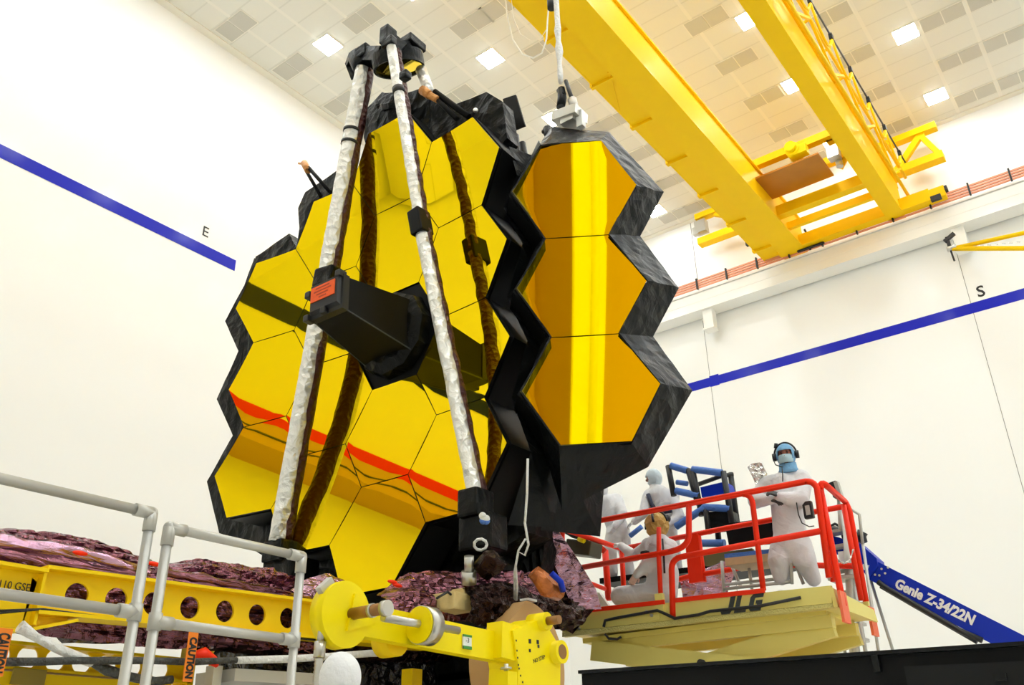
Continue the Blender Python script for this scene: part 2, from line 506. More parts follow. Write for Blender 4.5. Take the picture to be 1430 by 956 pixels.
t = thing('hoist_trolley', 'hoist trolley with brown drip pan between the yellow crane girders', 'hoist', (-6.2, 22, 18.6))
MB().box((-6.3, 23.0, 18.05), (2.0, 1.35, .06)).build('drip_pan', BROWN, t)
MB().box((-7.0, 23.3, 18.3), (1.0, 1.0, .06)).build('drip_pan', BROWN, t)
MB().box((-5.9, 22.7, 18.8), (3.0, .25, .25)).box((-5.9, 24.0, 18.8), (3.0, .25, .25)).box((-5.0, 23.4, 18.8), (.25, 1.3, .25)).build('trolley_frame', YEL, t)
MB().cyl((-6.0, 22.2, 18.5), (-6.0, 22.7, 18.5), .22).cyl((-6.0, 22.05, 18.5), (-6.0, 22.2, 18.5), .16).box((-5.8, 22.4, 18.42), (.4, .3, .3)).build('motor', LEMON, t)
MB().box((-5.0, 22.9, 18.25), (.34, .3, .4)).cyl((-4.95, 23.1, 18.1), (-4.95, 23.1, 17.85), .1).build('brake', STEEL, t)
MB().box((-4.62, 23.0, 18.4), (.14, .5, .55)).build('control_box', WHITE, t)
MB().bar((-5.0, 23.4, 18.0), (-4.62, 23.5, 18.6), .12, .12).build('brace', YEL, t)

# jib crane on the right
t = thing('jib_crane', 'yellow tapered jib crane arm reaching in front of the right wall', 'crane', (2.6, 22, 0))
A_ = P(1330, 347, y=22); B1 = P(1430, 325, y=22); B2 = P(1430, 346.5, y=22)
e1 = A_ + (B1 - A_) * 2.6; e2 = A_ + (B2 - A_) * 2.6
MB().tube([A_, e1], .055, 10).build('top_chord', YEL, t)
MB().tube([A_, e2], .06, 10).build('bottom_chord', YEL, t)
mid = lambda q, f: lerp(A_ + (B1 - A_) * q, A_ + (B2 - A_) * q, f)
for q in range(3, 25, 1):
    MB().bar(mid(q / 10, .55), mid(q / 10 + .05, .58), .02, .03).build('festoon_cable', STEEL, t)
MB().cyl((e1.x, 22, 0), (e1.x, 22, e1.z + .3), .12).build('mast', YEL, t)
MB().cyl(A_ + Vector((-.12, 0, .02)), A_ + Vector((.1, 0, .02)), .07).build('end_pulley', STEEL, t)
MB().box(A_ + Vector((-.05, 0, .22)), (.08, .08, .28)).box(A_ + Vector((0, 0, .33)), (.3, .1, .08), R=Matrix.Rotation(-.5, 3, 'Y')).build('end_clamp', BLACKR, t)
MB().tube([A_ + Vector((-.05, 0, 0)), A_ + Vector((-.03, 0, -.35))], .025, 6).build('hanging_hook', BLACKR, t)

# ------------------------------------------------------------------ space telescope
tel = thing('space_telescope', 'gold hexagon-mirrored space telescope with one wing folded back', 'telescope', (-7.37, 7.6, 0))
FL = 7.97
S3 = math.sqrt(3)
HS = .762                 # hexagon side


def hexv(cu, cv, side): return [(cu + side * math.cos(math.radians(60 * k)), cv + side * math.sin(math.radians(60 * k))) for k in range(6)]


def segment(fr, cu, cv, tu, tv, parent):
    side = HS - .006; N = 7
    b = MB(); vs = [fr(cu, cv, (cu * cu + cv * cv) / 4 / FL + tv * cv)]; fs = []
    corners = hexv(0, 0, side)
    idx = [[0]]
    for r_ in range(1, N + 1):
        ring = []
        for k in range(6):
            a = corners[k]; c = corners[(k + 1) % 6]
            for q in range(r_):
                u = (a[0] + (c[0] - a[0]) * q / r_) * r_ / N; v = (a[1] + (c[1] - a[1]) * q / r_) * r_ / N
                U, V = cu + u, cv + v
                vs.append(fr(U, V, (U * U + V * V) / 4 / FL + tu * u + tv * V)); ring.append(len(vs) - 1)
        idx.append(ring)
    for r_ in range(1, N + 1):
        o, i = idx[r_], idx[r_ - 1]
        for k in range(6):
            for q in range(r_):
                a = o[k * r_ + q]; c = o[(k * r_ + q + 1) % (6 * r_)]
                if r_ == 1: fs.append((a, c, 0)); continue
                d = i[(k * (r_ - 1) + q) % (6 * (r_ - 1))]
                fs.append((a, c, d))
                if q < r_ - 1:
                    e = i[(k * (r_ - 1) + q + 1) % (6 * (r_ - 1))]
                    fs.append((c, e, d))
    b.add(vs, fs, 0, True)
    # black rim behind the gold face
    out = [vs[idx[N][k * N]] for k in range(6)]
    nrm = (fr(cu, cv, -.05) - fr(cu, cv, 0))
    b.loft([p + nrm * .02 for p in out], [p + nrm for p in out], 1, True, False)
    return b.build('mirror_segment', [GOLD, BLACKM], parent, fixn=True)


TILT_V = -.020
cols = {-2: (1.32, 0, -1.32), -1: (1.98, .66, -.66, -1.98), 0: (2.64, 1.32, -1.32, -2.64), 1: (1.98, .66, -.66, -1.98)}
SEG_TILT = {}
for cidx, vv in cols.items():
    for v in vv:
        du, dv = SEG_TILT.get((cidx, v), (0, 0))
        segment(M_, cidx * 1.143, v, du, TILT_V + dv, tel)
# black backplane behind the segments
b = MB()
for cidx, vv in {**cols, 0: (2.64, 1.32, 0, -1.32, -2.64)}.items():
    for v in vv:
        u = cidx * 1.143; sg = (u * u + v * v) / 4 / FL
        h = [M_(a, c, (a * a + c * c) / 4 / FL + TILT_V * c - .07) for a, c in hexv(u, v, HS + .012)]
        if cidx == 0 and v == 0: h = [M_(a, c, -.015) for a, c in hexv(u, v, HS - .012)]
        b.prism(h, TA @ Vector((0, 0, -.5)))
b.build('backplane', BLACKM, tel)


def crumple(poly_px, fw, w_, depth, name, m, parent, amp=.02, backw=None):
    """film panel traced on its own plane, with thickness and folds"""
    bm = bmesh.new()
    vs = [bm.verts.new(fw(px, py, w_)) for px, py in poly_px]
    bm.faces.new(vs)
    bmesh.ops.triangulate(bm, faces=list(bm.faces))
    for _ in range(3):
        bmesh.ops.subdivide_edges(bm, edges=[e for e in bm.edges if e.calc_length() > .12], cuts=1, use_grid_fill=False)
        bmesh.ops.triangulate(bm, faces=list(bm.faces))
    bm.normal_update()
    n = Vector((0, 0, 0))
    for f in bm.faces: n += f.normal
    n.normalize()
    bnd = {v for e in bm.edges if e.is_boundary for v in e.verts}
    for v in bm.verts:
        d = noise.noise(v.co * 2.3) * amp * 1.6 + (abs(noise.noise(v.co * 6)) - .25) * amp
        v.co += n * (d if v not in bnd else d * .4)
    r = bmesh.ops.extrude_face_region(bm, geom=list(bm.faces))
    toc = (sum((v.co for v in bm.verts), Vector()) / len(bm.verts)) - CAM
    sg = 1 if n.dot(toc) > 0 else -1
    for g in r['geom']:
        if isinstance(g, bmesh.types.BMVert): g.co += n * depth * sg
    b = MB(); bm.verts.index_update()
    b.add([v.co for v in bm.verts], [[v.index for v in f.verts] for f in bm.faces])
    bm.free()
    return b.build(name, m, parent)


# black film shrouds round the mirror
crumple([(355, 360), (341, 398), (314, 448), (333, 490), (303, 557), (325, 608), (289, 672), (306, 744), (330, 752), (368, 776), (396, 792), (520, 792), (560, 640), (480, 420)], PM, -.22, .4, 'film_shroud', BLACK, tel)
crumple([(418, 318), (416, 290), (426, 268), (470, 238), (480, 250), (500, 330), (430, 360), (413, 352)], PM, -.20, .35, 'film_shroud', BLACK, tel)
crumple([(354, 372), (357, 358), (404, 326), (413, 345), (430, 400), (370, 420)], PM, -.19, .25, 'film_shroud', BLACK, tel)
crumple([(508, 192), (513, 150), (533, 128), (552, 135), (566, 160), (566, 200), (520, 240)], PM, .0, .2, 'film_flap', BLACK, tel, .04)
crumple([(562, 132), (597, 120), (601, 127), (642, 150), (655, 163), (660, 240), (600, 230), (570, 200)], PM, -.12, .2, 'film_flap', BLACK, tel, .04)
crumple([(634, 147), (679, 128), (702, 142), (708, 192), (697, 203), (690, 260), (640, 240)], PM, -.2, .25, 'film_flap', BLACK, tel, .04)
crumple([(396, 790), (400, 830), (470, 836), (560, 836), (640, 812), (735, 742), (742, 690), (722, 640), (660, 560), (480, 640), (420, 720)], PM, -.35, .5, 'film_skirt', BLACK, tel, .03)
crumple([(702, 138), (720, 132), (733, 175), (711, 184)], PM, -.6, .03, 'sensor_plate', BLACKM, tel, .0)
# dark side of the core between mirror and folded wing
b = MB()
side = [(1.85, 2.2), (1.95, 1.7), (1.72, 1.3), (1.98, .66), (1.72, 0), (1.98, -.66), (1.72, -1.3), (1.95, -2.0), (1.6, -2.75)]
for wa, wb, k0, k1 in ((-.1, -.55, 0, .12), (-.55, -1.3, .12, .25)):
    b.loft([M_(u + k0, v, wa) for u, v in side], [M_(u * .4 + 1.15 + k1, v, wb) for u, v in side])
b.build('side_film', CHAR, tel)
crumple([(700, 195), (722, 215), (742, 232), (748, 330), (752, 450), (760, 560), (776, 640), (787, 704), (768, 722), (758, 800), (756, 885), (640, 885), (650, 780), (700, 650)], PM, -.95, .25, 'core_shroud', BLACK, tel, .1)
b = MB().tube([PM(718, 190, -.7), PM(728, 260, -.7), PM(738, 330, -.7)], .07, 10, jit=.2).tube([PM(729, 200, -.6), PM(741, 262, -.6)], .05, 10)
b.build('hinge_tube', CHAR, tel)
b = MB()
for k in range(12):
    a = (random.uniform(714, 738), random.uniform(220, 640))
    q = (a[0] + random.uniform(-4, 6), a[1] + random.uniform(10, 30))
    MB().bar(PM(*a, -.62), PM(*q, -.6), .03, .012).build('silver_tape', FOIL_W, tel)

# secondary mirror and its folded support
SMc = P(557, 94, y=6.92)
nS = Vector((-.12, .37, -.92)).normalized()
ax1 = nS.cross(X3).normalized(); ax2 = nS.cross(ax1).normalized()
ring = lambda c, r, n=40: [c + ax1 * r * math.cos(2 * math.pi * k / n) + ax2 * r * math.sin(2 * math.pi * k / n) for k in range(n)]
up_ = -nS
MB().prism(ring(SMc, .335), up_ * .02).build('secondary_mirror', GOLD, tel)
b = MB(); A0 = ring(SMc + nS * .03, .345); B0 = ring(SMc + nS * .03, .375); B1_ = ring(SMc + up_ * .13, .38); A1 = ring(SMc + up_ * .005, .345)
b.loft(A0, B0, 0, True).loft(B0, B1_, 0, True).loft(A0, A1, 0, True)
b.prism(ring(SMc + up_ * .13, .38), up_ * .04)
b.prism(ring(SMc + up_ * .15, .26, 8), up_ * .16)
b.build('mirror_housing', CHAR, tel)
MB().box(SMc + Vector((.12, .05, .34)), (.42, .34, .14), bev=.02).build('housing_box', CHAR, tel)
MB().box(P(566, 106, y=6.4), (.13, .12, .12), bev=.02).build('housing_box', CHAR, tel)
LT, LB = P(507, 97, y=6.8), P(388, 756, y=6.93)
RT, RJ, RB = P(547, 66, y=6.5), P(587, 312, y=6.8), P(664, 690, y=6.97)
def strut(p0, p1, wd, name):
    n = 60
    pts = [lerp(p0, p1, i / n) for i in range(n + 1)]
    o = MB().tube(pts, wd / 2, 14, jit=.05, jf=7).build(name, FOIL_W, tel)
    bo = Vector((.02, .06, 0))
    MB().tube([p + bo + Vector((.04, 0, 0)) * math.sin(i) * .2 for i, p in enumerate(pts)], wd / 2 * .95, 10, jit=.05, jf=8).build('strut_backing', STRUT_BACK, o)
    return o
sl = strut(LT, LB, .235, 'support_strut')
b = MB()
for f in (.155, .185): 
    c = lerp(LT, LB, f); d = (LB - LT).normalized()
    MB().cyl(c - d * .022, c + d * .022, .128).build('strap', BLACKR, sl)
c = P(457, 388, y=6.75); MB().box(c, (.36, .2, .27), bev=.03, R=Matrix.Rotation(.15, 3, 'Y')).build('strut_cover', BLACK, sl)
sr_ = strut(RT, RJ, .15, 'support_strut')
sr2 = strut(RJ + Vector((0, 0, -.05)), RB, .165, 'support_strut')
d = (RB - RT).normalized(); sx = d.cross(Y3).normalized()
R_ = Matrix((sx, d.cross(sx) * -1, d)).transposed()
MB().box(RJ, (.19, .24, .36), R=R_, bev=.02).build('strut_joint', BLACKM, sr2)
c = lerp(RT, RJ, .27); MB().cyl(c - d * .05, c + d * .05, .088).build('strap', BLACKR, sr_)
MB().tube([P(588, 98, y=7.15), P(594, 114, y=7.1), P(600, 132, y=7.1)], .085, 12, jit=.1).build('support_strut', FOIL_W, tel)
MB().box(RB + Vector((.02, -.02, -.12)), (.26, .3, .3), bev=.03).box(RB + Vector((.06, .05, -.42)), (.42, .3, .36), bev=.03).build('strut_foot', BLACK, tel)
MB().box(LB + Vector((0, .08, -.12)), (.36, .34, .26), bev=.03).box(LB + Vector((.05, .2, -.5)), (.55, .45, .6), bev=.04).build('strut_foot', BLACK, tel)
b = MB().tube([P(500, 80, y=6.8), LT], .15, 10, jit=.1).box(P(511, 78, y=6.8), (.26, .28, .22), bev=.03)
b.bar(P(512, 78, y=6.8), P(535, 78, y=6.7), .2, .22)
MB().bar(P(493, 76, y=6.8), P(487, 92, y=6.85), .1, .14).bar(P(487, 90, y=6.85), P(494, 108, y=6.9), .08, .1).build('loose_film', CHAR, tel)
b.build('strut_knuckle', CHAR, tel)
b = MB().box(P(542, 52, y=6.5), (.16, .2, .3), bev=.02).box(P(546, 62, y=6.5), (.2, .2, .14), bev=.02).bar(P(545, 60, y=6.5), P(560, 72, y=6.65), .2, .2)
b.build('strut_knuckle', CHAR, tel)
crumple([(528, 140), (538, 130), (558, 130), (566, 138), (560, 150), (535, 154)], PM, .05, .1, 'film_flap', BLACK, tel, .05)
MB().tube([P(638, 166, y=7.1), P(601, 130, y=7.0)], .035, 8).tube([P(655, 163, y=7.2), P(607, 128, y=7.0)], .045, 8).build('alignment_bracket', BLACKM, tel)
MB().tube([P(592, 128, y=6.98), P(612, 139, y=7.02)], .06, 10, jit=.2, jf=9).tube([P(590, 126, y=6.96), P(600, 133, y=6.98)], .065, 10, jit=.2).build('bracket_tip', AMBER, tel)
MB().tube([P(448, 274, y=7.2), P(424, 232, y=7.0)], .028, 8).tube([P(461, 268, y=7.2), P(431, 234, y=7.0)], .03, 8).build('alignment_bracket', BLACKM, tel)
MB().tube([P(425, 228, y=7.0), P(430, 238, y=7.0)], .055, 10, jit=.2, jf=9).tube([P(417, 228, y=6.98), P(426, 229, y=7.0)], .02, 8).build('bracket_tip', AMBER, tel)
MB().sphere(P(664, 154, y=7.2), .035).build('retaining_ball', FOIL_W, tel)

# aft optics tower in the middle of the mirror
b = MB()
dec = lambda r, w_: [M_(r * math.cos(math.radians(36 * k + 8)), r * math.sin(math.radians(36 * k + 8)), w_) for k in range(10)]
b.loft(dec(.60, .0), dec(.57, .14), 0, True).loft(dec(.57, .14), dec(.44, .2), 0, True).prism(dec(.44, .2), TA @ Vector((0, 0, -.02)))
b.build('optics_base', BLACK, tel)
NZ = [(-.30, -.14), (.24, -.14), (.24, .30), (-.30, .30)]
BZ = [(-.40, -.36), (.38, -.36), (.38, .34), (-.40, .34)]
b = MB().hull8([M_(u, v, .14) for u, v in BZ] + [M_(u, v, 1.12) for u, v in NZ])
tower = b.build('optics_tower', BLACKM, tel)
b = MB()
for s_ in (1, 2): b.bar(M_(*BZ[s_], .14) if s_ == 1 else M_(.38, -.36, .14), M_(*NZ[1], 1.12), .015, .015)
b.bar(M_(*BZ[0], .14), M_(*NZ[0], 1.12), .012, .012)
b.build('edge_strip', INKG, tower)
b = MB().hull8([M_(u * 1.05 + .0, v * 1.05, 1.1) for u, v in NZ] + [M_(u * 1.05, v * 1.05, 1.2) for u, v in NZ])
b.hull8([M_(u * .92 - .0, v * .9 + .03, 1.2) for u, v in NZ] + [M_(u * .86, v * .8 + .05, 1.25) for u, v in NZ])
b.build('tower_cover', BLACKR, tower)
for u, v in ((-.32, -.12), (-.32, .2), (.2, .32), (-.03, -.1)): MB().box(M_(u, v, 1.2), (.09, .12, .09), bev=.015).build('cover_latch', BLACKR, tower)
b = MB().hull8([M_(-.245, .05, 1.25), M_(.165, .05, 1.25), M_(.165, .25, 1.25), M_(-.245, .25, 1.25), M_(-.245, .05, 1.262), M_(.165, .05, 1.262), M_(.165, .25, 1.262), M_(-.245, .25, 1.262)])
b.build('orange_label', ORED, tower)
b = MB()
for k, (u0, u1) in enumerate(((-.16, .08), (-.19, .11), (-.14, .06), (-.1, .03))):
    v = .215 - .042 * k
    b.hull8([M_(u0, v - .008, 1.262), M_(u1, v - .008, 1.262), M_(u1, v + .008, 1.262), M_(u0, v + .008, 1.262), M_(u0, v - .008, 1.265), M_(u1, v - .008, 1.265), M_(u1, v + .008, 1.265), M_(u0, v + .008, 1.265)])
b.build('label_marks', mat('label_brown', lin(170, 60, 20), .6), tower)

# folded right wing
wing = MB()
for v in (1.32, 0, -1.32):
    sg = (2.286 ** 2 + v * v) / 4 / FL
    wing.prism([W_(a, c, (a * a + c * c) / 4 / FL - .07) for a, c in hexv(2.286, v, HS + .012)], WA @ Vector((0, 0, -.42)))
wing = wing.build('mirror_wing', BLACKM, tel)
for v in (1.32, 0, -1.32): segment(W_, 2.286, v, 0, TILT_V * .0, wing)
inner = [(755, 202), (770, 200), (838, 196), (889, 259), (851, 327), (905, 392), (865, 465), (923, 535), (881, 617), (781, 622)]
outer = [(757, 196), (770, 177), (850, 184), (927, 268), (894, 330), (948, 402), (912, 470), (967, 545), (905, 652), (785, 713)]
def fold_loft(a, c, wa, wb, n, name, m, par, amp=.02):
    b = MB(); rows = []
    L = []
    for i in range(len(a) - 1):
        k = max(2, int(math.hypot(c[i + 1][0] - c[i][0], c[i + 1][1] - c[i][1]) / 9))
        for q in range(k): L.append((i, q / k))
    L.append((len(a) - 2, 1.0))
    vs = []
    for r_ in range(n + 1):
        f = r_ / n
        for i, q in L:
            A1_ = PW(a[i][0] + (a[i + 1][0] - a[i][0]) * q, a[i][1] + (a[i + 1][1] - a[i][1]) * q, wa)
            B1_ = PW(c[i][0] + (c[i + 1][0] - c[i][0]) * q, c[i][1] + (c[i + 1][1] - c[i][1]) * q, wb)
            p = lerp(A1_, B1_, f)
            if 0 < r_: p += (WA @ Vector((0, 0, 1))) * ((noise.noise(p * 5) + abs(noise.noise(p * 11))) * amp * (1 if r_ < n else .4))
            vs.append(p)
    m_ = len(L)
    fs = [(r_ * m_ + k, r_ * m_ + k + 1, (r_ + 1) * m_ + k + 1, (r_ + 1) * m_ + k) for r_ in range(n) for k in range(m_ - 1)]
    b.add(vs, fs, 0, False)
    o = b.build(name, m, par)
    md = o.modifiers.new('thickness', 'SOLIDIFY'); md.thickness = .02
    return o
fold_loft(inner, outer, .28, -.1, 6, 'film_shroud', CHAR, wing, .03)
innerL = [(755, 201), (713, 268), (760, 333), (719, 403), (768, 470), (726, 546), (781, 622)]
outerL = [(752, 196), (720, 262), (752, 333), (724, 400), (757, 470), (733, 548), (785, 712)]
fold_loft(innerL, outerL, .26, -.4, 4, 'film_shroud', CHAR, wing, .02)

# black service core, harness and stand below the mirror
b = MB().box((-7.6, 8.2, 3.2), (3.0, .9, 1.4), bev=.1).box((-7.3, 8.3, 5.2), (2.2, 1.0, 3.4), bev=.1)
b.build('service_core', BLACK, tel)
b = MB().box((-7.5, 8.2, 1.9), (2.8, .9, 1.7), bev=.08).box((-7.5, 8.2, .55), (2.2, .8, 1.1)).box((-7.5, 8.2, .06), (3.0, 1.2, .12))
b.build('telescope_stand', BLACKM, tel)
cord = [P(x, y, d=8.55) for x, y in ((737, 640), (736, 690), (733, 730), (738, 760), (733, 775), (724, 770), (720, 790), (722, 820), (721, 838))]
MB().tube(cord, .012, 6).tube([P(x, y, d=8.55) for x, y in ((734, 752), (724, 768), (718, 800), (719, 838))], .01, 6).build('hanging_cord', ROPEW, tel)
MB().tube([P(671 + 9 * math.cos(a * .7), 760 + 8 * math.sin(a * .7), d=8.3) for a in range(13)], .014, 6).build('coiled_cord', ROPEW, tel)
for k in range(5): MB().sphere(P(676 + 3 * math.cos(k * 2), 724 + 4 * math.sin(k * 2.4), d=8.15), .035).build('connector', (ROPEW, BLUEPAD)[k % 2], tel)
MB().tube([P(745, 798, d=8.3), P(762, 818, d=8.3), P(782, 828, d=8.4)], [.07, .11, .08], 12, jit=.35, jf=8).build('wrapped_bracket', AMBERD, tel)
MB().tube([P(770, 800, d=8.25), P(783, 812, d=8.25), P(786, 824, d=8.3)], .03, 8).build('blue_cable', BLUEP, tel)
MB().cyl(P(655, 776, d=8.2), P(655, 798, d=8.2), .045).cyl(P(655, 797, d=8.2), P(655, 815, d=8.2), .07).build('jack_post', STEEL, tel)
MB().tube([P(672, 800, d=8.2), P(690, 782, d=8.2), P(696, 776, d=8.2)], [.1, .13, .1], 10, jit=.3, jf=8).build('wrapped_bracket', FOIL_D, tel)

# ------------------------------------------------------------------ lifting sling on the folded wing
YW = 7.9
t = thing('lifting_sling', 'white wrapped lifting sling hanging above the folded mirror wing', 'sling', P(783, 150, y=YW))
b0, t0 = P(783, 116, y=YW), P(774, 36, y=YW)
top = Vector((b0.x, YW, ZC))
pts = [lerp(b0, Vector((b0.x, YW, t0.z)), i / 10) for i in range(11)] + [Vector((b0.x, YW, t0.z + .3 * i)) for i in range(1, 5)]
MB().tube(pts, .04, 10, jit=.3, jf=6).build('wrapped_rope', ROPEW, t)
MB().tube([pts[-1], Vector((b0.x, YW, ZC - .02))], .02, 6).build('hoist_rope', STEEL, t)
MB().cyl(P(770, 8, y=YW) - Z3 * .05, P(770, 8, y=YW) + Z3 * .1, .06).build('rope_clamp', BLACKR, t)
MB().tube([P(783, 124, y=YW), P(785, 136, y=YW), P(783, 150, y=YW)], .05, 8, jit=.5, jf=12).tube([P(780, 126, y=YW), P(788, 132, y=YW)], .035, 8).build('shackle', CHAR, t)
t = thing('lifting_fixture', 'silver lifting fixture with a dark rod bolted on top of the folded wing', 'lifting fixture', P(800, 182, y=YW))
MB().bar(P(779, 170, y=YW), P(812, 158, y=YW), .3, .14).box(P(798, 170, y=YW), (.2, .25, .14)).build('bracket_plate', STEEL, t)
MB().box(P(811, 167, y=YW), (.09, .09, .26)).build('bracket_post', WHITE, t)
MB().cyl(P(802, 150, y=YW), P(799, 139, y=YW), .06).cyl(P(804, 166, y=YW), P(802, 150, y=YW), .035).build('load_cell', STEEL, t)
MB().cyl(P(800, 141, y=YW), P(790, 113, y=YW), .028).build('threaded_rod', BLACKR, t)
MB().tube([P(764, 183, y=YW), P(758, 184, y=YW)], .03, 8).tube([P(760, 180, y=YW), P(761, 188, y=YW)], .02, 8).tube([P(764, 178, y=YW), P(766, 196, y=YW)], .05, 8).build('side_clamp', CHAR, t)
t = thing('hanging_cable', 'thin pale cable looping down beside the white sling', 'cable', P(740, 81, y=11.0))
for pl, rr in ((((705, -12), (708, 20), (716, 55), (730, 76), (745, 81), (757, 74), (763, 55), (766, 10), (768, -12)), .016), (((713, -12), (717, 25), (727, 48), (742, 57), (756, 52), (764, 40)), .006)):
    MB().tube([P(x, y, y=11.0) for x, y in pl], rr, 8).build('cable_loop', mat('pale_cable', (.8, .78, .7), .5), t)

# ------------------------------------------------------------------ foil covered sunshield stack
shield = thing('sunshield_stack', 'crumpled purple foil sunshield stack lying along the yellow beam', 'sunshield', (-7.4, 4.4, 2.5))
XF = -6.55
def foil_sheet(top, bot, x0, x1, name, m, amp, seed, nn=150, mm=26):
    """crumpled sheet hanging between two traced edges, bulging towards the room"""
    b = MB(); vs = []
    def interp(L, f):
        d = [0]
        for i in range(1, len(L)): d.append(d[-1] + math.hypot(L[i][0] - L[i - 1][0], L[i][1] - L[i - 1][1]))
        s = f * d[-1]
        for i in range(1, len(L)):
            if s <= d[i] + 1e-9:
                q = (s - d[i - 1]) / max(1e-9, d[i] - d[i - 1]); return (L[i - 1][0] + (L[i][0] - L[i - 1][0]) * q, L[i - 1][1] + (L[i][1] - L[i - 1][1]) * q)
        return L[-1]
    for i in range(nn + 1):
        a, c = interp(top, i / nn), interp(bot, i / nn)
        pa, pc = P(*a, x=x0), P(*c, x=x1)
        for j in range(mm + 1):
            f = j / mm
            p = lerp(pa, pc, f)
            q = Vector((p.x * 2, p.y * 1.1, p.z * 9 + .35 * p.y)) + Vector((seed, 0, 0))
            r1 = noise.noise(q); r2 = abs(noise.noise(q * 2.3)) * 1.3; r3 = abs(noise.noise(Vector((q.x, q.y * 6, q.z * 2.2)))) + .7 * abs(noise.noise(Vector((q.x + 9, q.y * 11, q.z * 5))))
            p += Vector((.8 * math.sin(math.pi * f) * .15 + (r1 * 1.0 + r2 + 1.1 * r3) * amp, 0, (r2 - .2) * amp * .7 * (1 if 0 < j else .5)))
            vs.append(p)
    fs = [(i * (mm + 1) + j, (i + 1) * (mm + 1) + j, (i + 1) * (mm + 1) + j + 1, i * (mm + 1) + j + 1) for i in range(nn) for j in range(mm)]
    b.add(vs, fs, 0, False)
    o = b.build(name, m, shield)
    md = o.modifiers.new('thickness', 'SOLIDIFY'); md.thickness = .01
    return o
foil_sheet([(-40, 738), (0, 741), (55, 748), (96, 752), (150, 765), (205, 784)], [(-40, 768), (0, 776), (100, 790), (205, 812)], -7.25, -6.95, 'foil_layer', FOIL_P, .06, 1)
foil_sheet([(200, 792), (268, 782), (330, 788), (375, 796), (415, 812), (440, 815)], [(200, 815), (280, 815), (360, 832), (440, 842)], -7.2, -6.95, 'foil_layer', FOIL_P, .06, 9)
foil_sheet([(-40, 765), (0, 770), (100, 782), (220, 800), (330, 815), (440, 835)], [(-40, 795), (0, 800), (100, 808), (220, 830), (330, 842), (440, 862)], -6.9, -6.7, 'foil_layer', FOIL_PL, .05, 17)
foil_sheet([(-40, 790), (100, 800), (220, 815), (330, 830), (450, 850)], [(-40, 880), (100, 892), (220, 905), (330, 905), (450, 918)], -6.62, -6.62, 'foil_layer', FOIL_P, .05, 31, 150, 26)
foil_sheet([(400, 826), (425, 808), (455, 800), (475, 812)], [(400, 845), (430, 850), (460, 850), (480, 850)], -6.5, -6.4, 'foil_layer', FOIL_PL, .05, 40, 20, 10)
foil_sheet([(525, 830), (560, 802), (600, 797), (640, 800), (690, 796), (745, 800)], [(525, 858), (580, 862), (640, 868), (690, 872), (745, 890)], -5.9, -5.6, 'foil_layer', FOIL_P, .06, 51, 50, 14)
foil_sheet([(640, 822), (700, 812), (745, 830), (800, 840)], [(640, 870), (700, 880), (760, 880), (800, 880)], -5.5, -5.3, 'foil_layer', FOIL_D, .06, 67, 40, 12)
# rolled edge running along the stack and tie straps
for px_, m_, rr, s_ in (([(-40, 768), (0, 775), (100, 790), (220, 812), (330, 828), (440, 846)], FOIL_P, .055, 3), ([(-40, 752), (0, 757), (90, 768), (200, 796)], FOIL_PL, .05, 5), ([(215, 800), (300, 812), (420, 838)], FOIL_P, .05, 7)):
    pts = []
    for i in range(len(px_) - 1):
        for q in range(10): pts.append(P(px_[i][0] + (px_[i + 1][0] - px_[i][0]) * q / 10, px_[i][1] + (px_[i + 1][1] - px_[i][1]) * q / 10, x=-6.62))
    MB().tube(pts, rr, 12, jit=.3, jf=7).build('foil_roll', m_, shield)
for px_, py_ in ((112, 772), (215, 787), (424, 826), (431, 832), (548, 812), (555, 817)): MB().sphere(P(px_, py_, x=-6.45 if px_ < 500 else -5.6), (.02, .06, .018)).build('red_tie', RED, shield)
# dark film hanging under the beam
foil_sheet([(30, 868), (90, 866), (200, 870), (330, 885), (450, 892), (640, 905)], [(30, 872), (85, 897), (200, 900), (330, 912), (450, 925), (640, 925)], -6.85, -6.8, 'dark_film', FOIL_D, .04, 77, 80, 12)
MB().box((-7.95, 4.3, 3.1), (1.3, 4.8, .14), bev=.03).build('stack_pallet', CHAR, shield)
for y in (2.4, 6.0): MB().box((-8.45, y, 1.52), (.12, .12, 3.04)).build('pallet_leg', YEL, shield)

t = thing('wrapped_equipment', 'shiny black wrapped equipment under the beam behind the pole', 'equipment', (-7.3, 6.6, 0))
crumple([(345, 905), (360, 880), (390, 870), (450, 880), (640, 888), (700, 900), (700, 960), (345, 960)], lambda a, c, w_: P(a, c, x=-6.9 - w_ * 0), 0, .5, 'plastic_wrap', mat('black_plastic', (.008, .008, .009), .18, 0, .9, 8, 'crumple'), t, .06)
MB().box((-7.3, 6.3, 1.0), (.6, 2.4, 2.0)).build('equipment_body', BLACKM, t)
t = thing('foil_drape', 'silvery pink foil drape slanting down behind the red lift', 'foil drape', P(790, 790, d=10.6))
def drape(poly, dd, name, m):
    return crumple(poly, lambda a, c, w_: P(a, c, d=dd), 0, .03, name, m, t, .05)
drape([(745, 700), (752, 702), (800, 770), (832, 822), (840, 850), (800, 850), (775, 790), (748, 745)], 10.4, 'foil_sheet', FOIL_PL)
drape([(770, 780), (800, 830), (830, 850), (800, 885), (770, 870)], 10.5, 'foil_sheet', FOIL_D)
drape([(950, 812), (975, 800), (1015, 782), (1030, 790), (1015, 830), (955, 840)], 12.0, 'foil_sheet', FOIL_PL)

